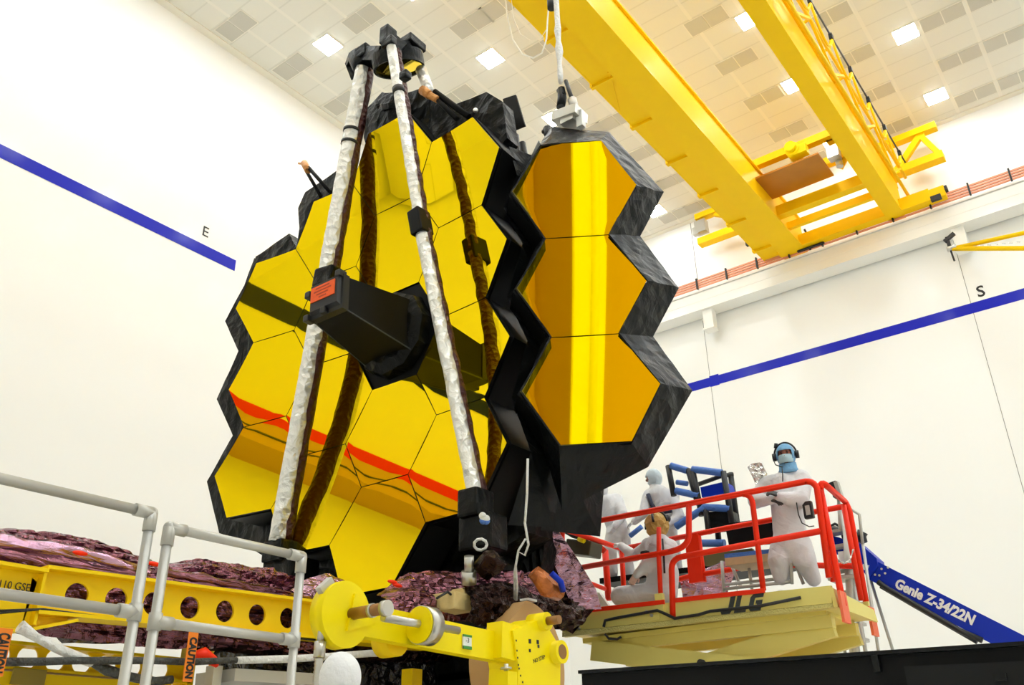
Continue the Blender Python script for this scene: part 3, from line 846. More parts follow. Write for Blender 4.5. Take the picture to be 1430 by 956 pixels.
# ------------------------------------------------------------------ yellow beams with round holes
def holed_beam(name, label, x, y0, y1, z0, z1, slope, holes, hr, th, parts=None):
    t = thing(name, label, 'beam', (x, y0, z0))
    zc = (z0 + z1) / 2
    zz = lambda y: slope * (y - y0)
    b = MB(); n = 24
    edges = [y0] + [(holes[i] + holes[i + 1]) / 2 for i in range(len(holes) - 1)] + [y1]
    for h, ya, yb in zip(holes, edges[:-1], edges[1:]):
        for side in (0, 1):
            inn = []; out = []
            for k in range(n):
                a = 2 * math.pi * k / n; cx, cz = math.cos(a), math.sin(a)
                hh = (z1 - z0) / 2
                sc = min((yb - h if cx > 0 else h - ya) / max(abs(cx), 1e-6), hh / max(abs(cz), 1e-6))
                xx = x + side * th
                inn.append(Vector((xx, h + hr * cx, zc + hr * cz + zz(h + hr * cx)))); out.append(Vector((xx, h + sc * cx, zc + sc * cz + zz(h + sc * cx))))
            # corners of the cell
            b.loft(inn, out, 0, True)
            for k in range(n):
                a, c = out[k], out[(k + 1) % n]
                if abs(a.y - c.y) > 1e-4 and abs((a.z - zz(a.y)) - (c.z - zz(c.y))) > 1e-4:
                    ey = (ya if min(a.y, c.y) < h - 1e-6 and min(abs(a.y - ya), abs(c.y - ya)) < 1e-4 else yb)
                    ez = z1 if max(a.z - zz(a.y), c.z - zz(c.y)) > zc else z0
                    b.add([a, c, Vector((a.x, ey, ez + zz(ey)))], [(0, 1, 2)])
            if side == 0: i0 = inn
            else: b.loft(i0, inn, 0, True)
    b.build('web', GSE, t, fixn=True)
    for z in (z0, z1):
        MB().hull8([Vector((x - .10, y0, z - .012)), Vector((x + .12, y0, z - .012)), Vector((x + .12, y1, z - .012 + zz(y1))), Vector((x - .10, y1, z - .012 + zz(y1))), Vector((x - .10, y0, z + .012)), Vector((x + .12, y0, z + .012)), Vector((x + .12, y1, z + .012 + zz(y1))), Vector((x - .10, y1, z + .012 + zz(y1)))]).build('flange', GSE, t)
    return t
XB = -6.3
hy = [P(px, py, x=XB).y for px, py in ((105, 833), (160, 839), (212, 845), (263, 849), (312, 855), (357, 860), (400, 864))]
hz = P(263, 849, x=XB).z
sl_ = (P(400, 806 + 32, x=XB).z - P(60, 786 + 10, x=XB).z) / (P(400, 838, x=XB).y - P(60, 796, x=XB).y)
yb0 = P(54, 800, x=XB).y
zt, zb = P(212, 814, x=XB).z, P(212, 872, x=XB).z
zslope = (P(430, 844, x=XB).z - P(60, 798, x=XB).z) / (P(430, 844, x=XB).y - P(60, 798, x=XB).y)
yref = P(212, 814, x=XB).y
bm1 = holed_beam('support_beam', 'long yellow beam with round holes and black stencil under the purple foil', XB, yb0, 6.9, zb - zslope * (yref - yb0), zt - zslope * (yref - yb0), zslope, hy + [hy[-1] + .55 * k for k in range(1, 5) if hy[-1] + .55 * k < 6.6], .085, .02)
# deeper end of the beam on the left
za, zb2 = P(54, 798, x=XB).z, P(54, 876, x=XB).z
zg = P(30, 878, x=XB).z
b = MB().hull8([Vector((XB - .02, 1.6, zg - .03)), Vector((XB + .03, 1.6, zg - .03)), Vector((XB + .03, yb0 - .05, zg)), Vector((XB - .02, yb0 - .05, zg)), Vector((XB - .02, 1.6, za - .02)), Vector((XB + .03, 1.6, za - .02)), Vector((XB + .03, yb0, za)), Vector((XB - .02, yb0, za))])
b.hull8([Vector((XB - .02, yb0 - .05, zg)), Vector((XB + .03, yb0 - .05, zg)), Vector((XB + .03, yb0 + .25, zb2 + .05)), Vector((XB - .02, yb0 + .25, zb2 + .05)), Vector((XB - .02, yb0 - .05, za - .05)), Vector((XB + .03, yb0 - .05, za - .05)), Vector((XB + .03, yb0 + .25, zb2 + .09)), Vector((XB - .02, yb0 + .25, zb2 + .09))])
b.box((XB + .02, (1.6 + yb0) / 2, za - .01), (.24, yb0 - 1.6, .024)).box((XB + .05, yb0, (za + zb2) / 2), (.1, .02, za - zb2))
b.bar((XB + .05, yb0 - .02, zg - .01), (XB + .05, yb0 + .28, zb2 + .06), .14, .02, up=Z3)
b.box((XB + .04, (1.6 + yb0) / 2 - .05, zg - .03), (.18, yb0 - 1.7, .02))
b.build('end_plate', GSE, bm1)
text('stencil', '110 GSE', P(20, 818, x=XB + .04), (0, 1, 0), (0, 0, 1), .072, INK, bm1, .002, sx=.85)
for y in (2.0, 6.7): MB().box((XB, y, 1.35), (.14, .14, 2.5)).box((XB, y, .03), (.5, .5, .06)).build('beam_leg', GSE, bm1)
for o_ in (.0, .015):
    tag(MB().tube([P(-20, 853 + 300 * o_, x=XB + .1), P(60, 850, x=XB + .1 + o_), P(120, 858, x=XB + .1), P(230, 872, x=XB + .1), P(330, 884, x=XB + .1), P(440, 893, x=XB + .1)], .008, 6).build('beam_cable', BLACKR, bm1))
XB2 = -7.6
hy2 = [P(px, py, x=XB2).y for px, py in ((-2, 912), (38, 914), (77, 916), (114, 918), (149, 921), (184, 925), (222, 930))]
y20, y21 = P(-30, 900, x=XB2).y, P(258, 930, x=XB2).y
z2t, z2b = P(38, 901, x=XB2).z, P(38, 936, x=XB2).z
bm2 = holed_beam('support_beam', 'lower yellow beam with white-looking round holes behind the handrail posts', XB2, y20 - .4, y21, z2b, z2t, .0, hy2, .085, .02)
MB().box((XB2 + .04, y21, (z2t + z2b) / 2 - .2), (.16, .06, .9)).box((XB2 + .04, (y20 + y21) / 2 - .2, z2b - .10), (.2, y21 - y20, .14)).build('end_post', GSE, bm2)
for y in (y20 + .1, y21): MB().box((XB2, y, z2b / 2), (.12, .12, z2b)).build('beam_leg', GSE, bm2)
MB().box(P(40, 945, x=XB2 + .16), (.02, .26, .12)).build('data_plate', mat('brass_plate', lin(150, 130, 50), .5), bm2)

# ------------------------------------------------------------------ wrapped cables, tags
t = tag(MB().tube([P(x, y, x=-6.05) for x, y in ((28, 874), (50, 888), (80, 905), (110, 918), (128, 926))], .035, 10, jit=.25, jf=12).tube([P(x, y, x=-6.05) for x, y in ((128, 926), (150, 936), (180, 945), (215, 952), (240, 948))], .028, 10, mi=1, jit=.3, jf=12).build('wrapped_cable', [ROPEW, ROPED]), 'white and blue wrapped cable drooping from the beam end at left', 'cable')
t = tag(MB().tube([P(x, y, x=-6.0) for x, y in ((2, 924), (60, 923), (110, 922), (160, 922), (215, 922), (265, 924), (330, 922))], .026, 10, mi=0, jit=.35, jf=11).tube([P(x, y, x=-6.0) for x, y in ((330, 922), (400, 920), (440, 918), (520, 912), (560, 912))], .03, 10, mi=1, jit=.2, jf=11).build('wrapped_cable', [ROPED, ROPEW]), 'dark tape-wrapped cable stretched level below the long beam, white at its right end', 'cable')
def caution(px, py0, py1, x, label, wpx):
    a, c = P(px, py0, x=x), P(px, py1, x=x)
    wd = (P(px + wpx, py0, x=x) - P(px, py0, x=x)).y
    cc = (a + c) / 2; h = a.z - c.z
    t = thing('caution_tag', label, 'tag', (x, cc.y, c.z))
    MB().box((x, cc.y, cc.z), (.008, wd, h)).build('tag_strip', ORANGE, t)
    text('tag_lettering', 'CAUTION', (x + .006, cc.y, cc.z - h * .02), (0, 0, -1), (0, 1, 0), wd * 1.0, INK, t, .001, bold=.004, sx=h * .72 / (wd * 3.9))
    return t
caution(266, 882, 952, -5.9, 'orange CAUTION tag hanging between the rail post and grey table', 13)
caution(0, 876, 944, -5.9, 'orange CAUTION tag hanging at the left picture edge under the beam end', 22)

t = thing('work_table', 'pale grey metal frame table end under the dark film, beside the orange tag', 'table', (-6.2, 4.7, 0))
a, c = P(300, 945, x=-6.3), P(430, 952, x=-6.3)
MB().bar(a, c, .5, .09).build('tabletop', ALU, t)
MB().box(P(298, 945, x=-6.2), (.1, .08, .16)).build('corner_bracket', STEEL, t)
for p in (a, c): MB().box((p.x, p.y, p.z / 2), (.06, .06, p.z)).build('leg', ALU, t)
tag(MB().tube([P(272, 915, x=-6.1), P(285, 912, x=-6.1), P(297, 922, x=-6.1), P(303, 930, x=-6.1)], [.03, .045, .03, .015], 8, jit=.4, jf=14).build('red_strap', RED), 'short red strap lying beside the orange tag', 'strap')

# ------------------------------------------------------------------ handrails on the near platform
XR = -4.0
def railing(px_top0, px_top1, post_list, z_mid, ends, label, y0ext=None):
    a, c = P(*px_top0, x=XR), P(*px_top1, x=XR)
    zt_ = (a.z + c.z) / 2
    t = thing('handrail', label, 'handrail', (XR, (a.y + c.y) / 2, 0))
    ya = y0ext if y0ext is not None else a.y
    MB().tube([(XR, ya, zt_), (XR, c.y, zt_)], .0245, 14).build('top_rail', ALU, t)
    MB().tube([(XR, ya, z_mid), (XR, c.y, z_mid)], .0245, 14).build('mid_rail', ALU, t)
    for y in post_list(a, c):
        MB().tube([(XR, y, 0), (XR, y, zt_)], .0245, 14).build('post', ALU, t)
        s_ = 1 if y < (ya + c.y) / 2 else -1
        MB().cyl((XR, y, zt_ - .09), (XR, y, zt_ + .0), .031).cyl((XR, y, zt_), (XR, y + s_ * .09, zt_), .031).sphere((XR, y, zt_), .031).build('elbow_fitting', ALU, t)
        MB().cyl((XR, y, z_mid - .04), (XR, y, z_mid + .04), .032).cyl((XR, y, z_mid), (XR, y + s_ * .09, z_mid), .032).build('tee_fitting', ALU, t)
        MB().cyl((XR, y, 0), (XR, y, .012), .07).build('foot_plate', ALU, t)
    return t
railing((0, 663), (211, 720), lambda a, c: (c.y, -.4), 2.345, None, 'silver tube handrail running out at the left picture edge', -.4)
railing((237, 734), (421, 779), lambda a, c: (a.y, c.y), 2.315, None, 'short silver tube handrail section in front of the purple foil')

# ------------------------------------------------------------------ yellow turning fixture
XX = -4.6
fx = thing('turning_fixture', 'bright yellow turning fixture with round plate, arm and gearbox', 'fixture', (XX, 5.5, 0))
c0 = P(484, 857, x=XX)
r0 = c0.z - P(484, 905, x=XX).z
MB().cyl(c0 - X3 * .12, c0, r0, 48).build('round_plate', LEMON, fx)
b = MB(); q = P(452, 850, x=XX - .1)
b.box(q + Vector((0, -.01, .0)), (.09, .05, .2)).build('green_white_label', mat('label_white', (.8, .82, .78), .5), fx)
MB().box(q + Vector((0, -.02, -.06)), (.092, .052, .06)).build('green_stripe', GREEN, fx)
MB().bar(P(446, 825, x=XX - .06), P(462, 810, x=XX - .06), .05, .05).build('clamp', STEEL, fx)
q = P(447, 900, x=XX - .06)
MB().cyl(q + Z3 * .02, q + Z3 * .12, .022).cyl(q - Z3 * .08, q + Z3 * .02, .038).tube([q - Z3 * (.08 + .25 * k / 20) for k in range(21)], [.026 + .006 * (k % 2) for k in range(21)], 12).build('jack_screw', STEEL, fx)
MB().box((q.x, q.y, q.z - .36), (.25, .26, .1)).build('jack_base', LEMON, fx)
MB().box((q.x, q.y, (q.z - .41) / 2), (.16, .16, q.z - .41)).build('pedestal', GSE, fx)
MB().cyl(P(491, 857, x=XX), P(491, 857, x=XX) + X3 * .3, .04).build('steel_pin', TANST, fx)
e_ = P(491, 857, x=XX) + X3 * .3
MB().cyl(e_, e_ + X3 * .045, .052).build('pin_collar', STEEL, fx)
MB().cyl(e_ - X3 * .12, e_ - X3 * .09, .046).build('pin_collar', STEEL, fx)
ya_, yb_ = P(505, 860, x=XX).y, P(738, 890, x=XX).y
zt_, zb_ = P(560, 853, x=XX).z, P(560, 905, x=XX).z
b = MB().hull8([Vector((XX - .12, ya_, c0.z - .12)), Vector((XX - .02, ya_, c0.z - .12)), Vector((XX - .02, yb_, zb_)), Vector((XX - .12, yb_, zb_)), Vector((XX - .12, ya_, c0.z + .10)), Vector((XX - .02, ya_, c0.z + .10)), Vector((XX - .02, yb_, zt_ - .03)), Vector((XX - .12, yb_, zt_ - .03))])
b.build('arm', LEMON, fx)
MB().prism([Vector((XX, c0.y + .05, c0.z + .14)), Vector((XX, c0.y + .22, c0.z + .03)), Vector((XX, c0.y + .21, c0.z - .05)), Vector((XX, c0.y, c0.z - .11))], (.02, 0, 0)).build('gusset', LEMON, fx)
b = MB().cyl(P(535, 862, x=XX + .1), P(640, 880, x=XX + .1), .028).build('drive_shaft', STEEL, fx)
qw_ = P(586, 872, x=XX + .1)
MB().cyl(qw_, qw_ + Y3 * .12, .135, 36).build('roller', STEEL, fx)
MB().cyl(qw_ - Y3 * .012, qw_, .128, 36).build('roller_face', LEMON, fx)
q2_ = P(548, 893, x=XX - .2); MB().cyl(q2_ - X3 * .1, q2_ + X3 * .05, .12, 36).build('roller', GSE, fx)
q = P(652, 896, x=XX - .01)
MB().box(q, (.012, .10, .1)).build('test_label', mat('label_white', (.8, .82, .78), .5), fx)
b = MB(); b.box(q + Vector((.004, 0, .045)), (.012, .1, .016)).box(q + Vector((.004, 0, -.042)), (.012, .1, .022)); b.build('label_edge', GREEN, fx)
text('label_number', '-3', q + Vector((.008, 0, .01)), (0, 1, 0), Z3, .05, INK, fx, .001)
# gearbox
gp = [(716, 880), (741, 870), (757, 862), (768, 880), (783, 905), (782, 990), (722, 990), (724, 930)]
MB().prism([P(a, c, x=XX + .08) for a, c in gp], (-.3, 0, 0)).build('gearbox', LEMON, fx)
MB().bar(P(690, 893, x=XX - .02), P(722, 902, x=XX - .02), .16, .28).build('arm_flange', LEMON, fx)
q = P(749, 869, x=XX + .02); MB().cyl(q - X3 * .06, q + X3 * .12, .075).build('bearing_cap', LEMON, fx)
MB().cyl(q + X3 * .12, q + X3 * .24, .036).build('steel_pin', TANST, fx)
q = P(772, 911, x=XX + .05); MB().cyl(q - X3 * .2, q + X3 * .1, .095).build('end_hub', LEMON, fx)
MB().cyl(q + X3 * .1, q + X3 * .103, .06).build('hub_grille', TANST, fx)
b = MB()
for k, (a, c) in enumerate(((721, 894), (722, 908), (723, 918), (724, 928), (725, 933), (727, 943), (730, 952))): b.box(P(a, c, x=XX + .083), (.004, .012, .014))
b.build('bolt_row', INK, fx)
b = MB()
for a, c, s_ in ((740, 895, .03), (751, 896, .03), (740, 908, .022), (752, 902, .022)): b.box(P(a, c, x=XX + .083), (.004, s_, s_ * 1.1))
b.build('small_decal', INK, fx)
text('hand_lettering', 'NO STEP', P(753, 920, x=XX + .082), (0, 1, .3), Z3, .045, INK, fx, .001)
q = P(707, 938, x=XX + .12); MB().box(q - Z3 * .1, (.12, .12, .2)).build('foot_block', LEMON, fx)
MB().cyl(q, q + Z3 * .06, .018).cyl(q + Z3 * .02, q + Z3 * .035, .045).build('bolt', STEEL, fx)
MB().box((XX - .05, P(750, 940, x=XX).y, 1.0), (.36, .4, 2.0)).build('pedestal', GSE, fx)
# tan disc behind the arm
XT = XX - .45
ct = P(738, 930, x=XT); rt = P(738, 839, x=XT).z - ct.z
t = thing('tan_turntable', 'thick tan half-round disc behind the yellow gearbox', 'disc', (XT, ct.y, 0))
poly = [ct + Vector((0, rt * math.cos(a), rt * math.sin(a))) for a in [math.pi * 2 * k / 48 for k in range(48)]]
poly = [p for p in poly if not (p.y < ct.y - rt * .1 and p.z > ct.z + rt * .93 + (p.y - ct.y) * .6)]
MB().prism(poly, (-.22, 0, 0)).build('disc', TANP, t)
q = P(738, 838, x=XT - .05); MB().box(q, (.1, .14, .02)).build('top_pad', ROPEW, t)
MB().box((XT - .11, ct.y, (ct.z - rt) / 2 + .02), (.2, .5, ct.z - rt + .1)).build('disc_stand', GSE, t)
t = thing('equipment_box', 'small beige instrument box on the foil stack behind the yellow arm', 'box', P(632, 858, x=-5.55))
MB().box(P(632, 842, x=-5.5), (.28, .28, .16), bev=.015).box(P(645, 830, x=-5.5), (.16, .12, .1), bev=.01).build('case', mat('beige_case', lin(214, 190, 130), .55, 0, .4, 14), t)
MB().tube([P(610, 835, x=-5.4), P(625, 826, x=-5.4), P(640, 838, x=-5.4), P(655, 830, x=-5.4)], .012, 6).build('case_cable', BLACKR, t)


# ------------------------------------------------------------------ red and cream scissor lift
LY, LB_ = 9.7, 11.0
L = lambda px, py, dy=0.0: P(px, py, y=LY + dy)
lift = thing('scissor_lift', 'raised cream scissor lift with orange-red guard rails carrying two workers', 'lift', (-4.7, 10.3, 0))
ZD = 3.50
tl, tr_, br_, bl_ = L(786, 857), L(1160, 817), L(1164, 848), L(785, 887)
bk = Vector((0, LB_ - LY, 0))
MB().prism([tl, tr_, L(1162, 841.5), L(785, 882)], (0, .05, 0)).build('toe_board', CREAM, lift)
MB().prism([tl + bk, tr_ + bk, L(1162, 841.5) + bk, L(785, 882) + bk], (0, -.05, 0)).build('toe_board', CREAM, lift)
MB().prism([L(785, 882.5, -.02), L(1162, 842, -.02), L(1164, 848, -.02), L(785, 889, -.02)], (0, .08, 0)).build('tread_strip', mat('tread_plate', lin(226, 214, 130), .5, 0, .8, 60), lift)
xr = L(1164, 848).x; zbot = (bl_.z + br_.z) / 2
b = MB()
LI, LO = LY + .07, LB_ - .07
b.hull8([Vector((tl.x + .01, LI, bl_.z + .01)), Vector((xr - .01, LI, br_.z + .01)), Vector((xr - .01, LO, br_.z + .01)), Vector((tl.x + .01, LO, bl_.z + .01)), Vector((tl.x + .01, LI, bl_.z + .1)), Vector((xr - .01, LI, br_.z + .1)), Vector((xr - .01, LO, br_.z + .1)), Vector((tl.x + .01, LO, bl_.z + .1))])
b.build('deck', CREAM, lift)
MB().box(((tl.x + xr) / 2, (LY + LB_) / 2, ZD - .12), (xr - tl.x - .1, LB_ - LY - .12, .05)).build('deck_plate', ALU, lift)
MB().hull8([Vector((xr, LY, br_.z - .0)), Vector((xr + .05, LY, br_.z)), Vector((xr + .05, LB_ + .05, br_.z)), Vector((xr, LB_ + .05, br_.z)), Vector((xr, LY, br_.z + .2)), Vector((xr + .03, LY, br_.z + .2)), Vector((xr + .03, LB_ + .05, br_.z + .14)), Vector((xr, LB_ + .05, br_.z + .14))]).build('end_board', CREAM, lift)
b = MB()
for dy in (.3, LB_ - LY - .2):
    b.bar(L(812, 899, 0) + Vector((0, dy, 0)), L(1150, 862, 0) + Vector((0, dy, 0)), .12, .14)
b.box(((tl.x + xr) / 2, (LY + LB_) / 2, zbot - .03), (xr - tl.x - .3, .9, .06))
b.build('under_frame', CREAM, lift)
MB().box((tl.x + .1, LY - .005, L(790, 865).z), (.2, .03, .22)).build('corner_plate', CREAM, lift)
MB().box((L(912, 859).x, LY - .005, L(912, 859).z), (.18, .01, .12)).build('corner_plate', CREAM, lift)
for a, c in ((801, 872), (795, 866), (808, 865), (796, 879), (809, 877), (911, 859), (904, 854), (918, 853)): MB().cyl(L(a, c) - Y3 * .03, L(a, c), .018).build('bolt', STEEL, lift)
# scissor stack down to the chassis
def xarm(dy, z0, z1, x0, x1, n):
    p0 = Vector((x0, LY + dy, z0)); p1 = Vector((x1, LY + dy, z1))
    return MB().bar(p0, p1, .10, .24).build('scissor_arm', CREAM, lift)
xl_, xq = L(815, 908).x, L(1150, 880).x
zt_ = L(815, 908).z + .02; zc_ = L(972, 924).z; zz2 = 2 * zc_ - zt_
for dy in (.22, 1.08):
    xarm(dy, zt_, zz2, xl_, xq, 0); xarm(dy + .12, zt_, zz2, xq, xl_, 0)
    xarm(dy, zz2, .75, xl_, xq, 0); xarm(dy + .12, zz2, .75, xq, xl_, 0)
MB().cyl(Vector((L(972, 924).x, LY + .1, zc_)), Vector((L(972, 924).x, LB_ - .0, zc_)), .04).build('pivot_pin', BLACKR, lift)
MB().box((-4.7, (LY + LB_) / 2, .62), (3.4, 1.3, .5), bev=.04).build('chassis', RED, lift)
for x in (-5.9, -3.5):
    for y in (LY - .02, LB_ + .02): MB().cyl((x, y - .12, .36), (x, y + .12, .36), .36, 28).build('wheel', BLACKR, lift)
RR = .036
def rail(pts, name='rail', r=RR): return MB().tube(pts, r, 12).build(name, RED, lift)
rail([L(787, 852), L(785, 750)] + arc3(L(785, 748), L(784, 736), L(798, 734)) + [L(1125, 672)] + arc3(L(1125, 672), L(1137, 671), L(1141, 682)) + [L(1158, 806)], 'front_guard_frame')
rail([L(785, 797), L(935, 770)] + arc3(L(935, 770), L(961, 765), L(962, 748)) + [L(962, 704)], 'front_mid_rail')
rail([L(940, 862), L(938, 796)] + arc3(L(938, 794), L(938, 780), L(952, 777)) + [L(1147, 741)], 'front_mid_rail')
rail(arc3(L(1038, 690), L(1049, 690), L(1051, 702)) + [L(1066, 824)], 'front_post', RR * .9)
rail([L(920, 736), L(920, 778), L(923, 838)], 'front_post', RR * .8)
MB().bar(L(793, 855, -.03), L(928, 840, -.03), .02, .05).build('red_toe_strip', RED, lift)
MB().bar(L(942, 838, -.03), L(1068, 824, -.03), .02, .05).build('red_toe_strip', RED, lift)
MB().box(L(922, 842, .0), (.1, .06, .22)).build('gate_latch', CREAM, lift)
# right end
E0 = P(1152, 676, y=LY + .08); E1 = P(1184, 706, y=LB_)
rail(arc3(P(1178, 846, y=LY + .06), P(1178, 846, y=LY + .06), P(1146, 684, y=LY + .06)) + arc3(P(1146, 684, y=LY + .06), P(1145, 671, y=LY + .06), E0) + arc3(P(1180, 700, y=LB_), E1, P(1187, 716, y=LB_)) + [P(1213, 860, y=LB_)], 'end_guard_frame')
rail([P(1178, 705, y=LB_ - .12), P(1203, 838, y=LB_ - .12)], 'end_post', RR * .9)
rail([P(1160, 770, y=LY + .3), P(1163, 812, y=LY + .3)], 'end_post', RR * .7)
for q, dy in ((L(1170, 848), .06), (P(1211, 868, y=LB_), 0)):
    MB().box((q.x + .06, q.y + .02, q.z), (.03, .2, .32)).build('hinge_plate', mat('faded_red', lin(240, 110, 70), .5), lift)
ch = []
for k in range(15):
    f = k / 14
    a = lerp(P(1146, 742, y=LY + .1), P(1192, 764, y=LB_ - .1), f); ch.append(a - Z3 * .26 * 4 * f * (1 - f))
b = MB()
for i in range(14):
    b.tube([ch[i], ch[i + 1]], .011 if i % 2 else .007, 8)
b.build('gate_chain', STEEL, lift)
# back rails
rail([P(1183, 706, y=LB_), P(1150, 712, y=LB_), P(1015, 737, y=LB_), P(868, 766, y=LB_)], 'back_rail')
rail([P(1195, 790, y=LB_), P(1060, 788, y=LB_ ), P(960, 805, y=LB_), P(868, 832, y=LB_)], 'back_mid_rail')
for a, c in (((975, 745), (983, 812)), ((868, 766), (872, 838)), ((1093, 724), (1102, 800))): rail([P(*a, y=LB_), P(*c, y=LB_)], 'back_post')
MB().box(P(970, 780, y=LB_ - .02), (.2, .06, .62)).build('back_panel', RED, lift)
rail([L(788, 800, .05), P(845, 822, y=LY + .9)], 'side_brace', RR * .8)
rail([L(786, 738, .02), P(868, 766, y=LB_)], 'side_rail')
rail([P(845, 768, y=LB_), P(850, 838, y=LB_)], 'side_post', RR * 1.3)
rail([P(826, 754, y=LY + .9), P(845, 770, y=LY + 1.0)], 'side_handle', RR * 1.2)
MB().box(P(815, 766, y=LY + .7), (.42, .3, .2), bev=.02, R=Matrix.Rotation(.25, 3, 'Y')).build('control_box', mat('olive_box', lin(70, 68, 48), .5), lift)
MB().tube([P(790, 742, y=LY + .4), P(800, 748, y=LY + .5), P(822, 754, y=LY + .6)], .03, 8).build('black_grip', BLACKR, lift)
MB().tube([P(808, 752, y=LY + .5), P(816, 755, y=LY + .5)], .034, 8).build('yellow_band', LEMON, lift)
MB().tube([L(x, y, -.04) for x, y in ((843, 875), (845, 866), (858, 863), (918, 852), (930, 857), (942, 863), (975, 858), (992, 853), (1060, 846), (1118, 834))], .018, 8).build('power_cable', BLACKR, lift)
MB().tube([L(x, y, -.02) for x, y in ((845, 885), (850, 891), (862, 892), (867, 889))], .016, 8).build('power_cable', BLACKR, lift)
xd = (L(1065, 842) - L(1005, 849)).normalized()
for k, gl in enumerate(([(.55, 1), (.95, 1), (.95, .25), (.75, 0), (.1, 0), (-.05, .2), (-.05, .36), (.3, .36), (.34, .28), (.52, .28), (.55, .35)],
                        [(0, 1), (.36, 1), (.36, .28), (.92, .28), (.92, 0), (0, 0)],
                        [(.2, 1), (1, 1), (1, .75), (.4, .75), (.36, .68), (.36, .32), (.4, .26), (.62, .26), (.62, .4), (.5, .4), (.5, .6), (1, .6), (1, 0), (.2, 0), (0, .2), (0, .8)])):
    o_ = L(1006, 858, -.004) + xd * (.0 + .165 * k)
    MB().prism([o_ + xd * (a_ * .15 + b_ * .07) + Z3 * b_ * .185 for a_, b_ in gl], (0, -.006, 0)).build('side_letter', INKG, lift)
MB().bar(L(797, 842, .2), L(806, 850, .2), .14, .1).build('yellow_tag', LEMON, lift)
MB().prism([L(828, 830, .6), L(836, 826, .6), L(852, 848, .6), L(842, 850, .6)], (0, .06, 0)).build('white_case', WHITE, lift)

# small step stool on the lift deck
st = thing('step_stool', 'small folding step stool with a blue padded top on the lift deck', 'step stool', P(1045, 825, y=10.4))
SY = 10.25
S = lambda px, py, dy=0: P(px, py, y=SY + dy)
a0, a1 = S(1012, 779), S(1095, 770)
MB().hull8([a0 - Z3 * .09, a1 - Z3 * .09, a1 + Y3 * .45 - Z3 * .09, a0 + Y3 * .45 - Z3 * .09, a0, a1, a1 + Y3 * .45, a0 + Y3 * .45]).build('seat', mat('seat_wood', lin(200, 170, 130), .6, var=.12, vscale=20), st)
MB().hull8([a0, a1, a1 + Y3 * .45, a0 + Y3 * .45, a0 + Z3 * .05, a1 + Z3 * .05, a1 + Y3 * .45 + Z3 * .05, a0 + Y3 * .45 + Z3 * .05]).build('seat_pad', BLUEPAD, st)
zf = ZD - .08
def leg(pts): return MB().tube(pts, .02, 10).build('leg', ALU, st)
leg([S(1008, 783), S(1011, 826)] ); leg([S(1092, 772), S(1097, 766, -.02), S(1104, 772, -.05), S(1106, 815, -.08)])
leg([S(1104, 770, .1), S(1122, 815, .1)]); leg([S(1020, 785, .4), S(1035, 820, .4)]); leg([S(1045, 785, .3), S(1050, 822, .3)])
leg([S(1011, 822), S(1105, 812, -.05)]); leg([S(1011, 816, .3), S(1105, 806, .3)])

# ------------------------------------------------------------------ people
def body(name, caps, m, parent, vox=.022, smooth=5):
    b = MB()
    for p0, p1, r0, r1 in caps:
        p0, p1 = Vector(p0), Vector(p1)
        n = 6; pts = [lerp(p0, p1, i / n) for i in range(n + 1)]
        b.tube(pts, [r0 + (r1 - r0) * i / n for i in range(n + 1)], 14)
        b.sphere(p0, r0, n=14); b.sphere(p1, r1, n=14)
    o = b.build(name, m, parent, fixn=False)
    md = o.modifiers.new('skin', 'REMESH'); md.mode = 'VOXEL'; md.voxel_size = vox; md.use_smooth_shade = True
    s_ = o.modifiers.new('soft', 'SMOOTH'); s_.iterations = smooth; s_.factor = .5
    return o


def hand(wrist, fdir, palm_n, thumb_side, m, parent, curl=.9, sc=1.0):
    """palm, four bent fingers of different length and a thumb"""
    f = Vector(fdir).normalized(); n = Vector(palm_n); n = (n - f * n.dot(f)).normalized(); s_ = f.cross(n) * thumb_side
    w_ = Vector(wrist); caps = []
    for k, (off, ln) in enumerate(((.034, .070), (.012, .080), (-.011, .074), (-.032, .058))):
        k0 = w_ + f * .02 * sc + s_ * off * .7 * sc; k1 = w_ + f * .095 * sc + s_ * off * sc
        caps.append((k0, k1, .017 * sc, .013 * sc))
        d1 = (f * math.cos(curl * .5) + n * math.sin(curl * .5)); d2 = (f * math.cos(curl * 1.5) + n * math.sin(curl * 1.5))
        m1 = k1 + d1 * ln * .5 * sc; m2 = m1 + d2 * ln * .5 * sc
        caps += [(k1, m1, .0115 * sc, .0105 * sc), (m1, m2, .0105 * sc, .009 * sc)]
    t0 = w_ + f * .03 * sc + s_ * .03 * sc; t1 = t0 + (f * .5 + s_ * .75 + n * .3).normalized() * .045 * sc; t2 = t1 + (f * .85 + s_ * .2 + n * .5).normalized() * .035 * sc
    caps += [(t0, t1, .015 * sc, .0125 * sc), (t1, t2, .012 * sc, .010 * sc)]
    return body('hand', caps, m, parent, .006, 3)


def facing(frm, az_off=0.0, pitch=0.0):
    d = CAM - Vector(frm); d.z = 0; d.normalize()
    d = Matrix.Rotation(az_off, 3, 'Z') @ d
    s_ = Z3.cross(d).normalized()
    d = Matrix.Rotation(pitch, 3, s_) @ d
    u_ = d.cross(s_).normalized()
    return d, s_, u_        # forward, the person's left, up


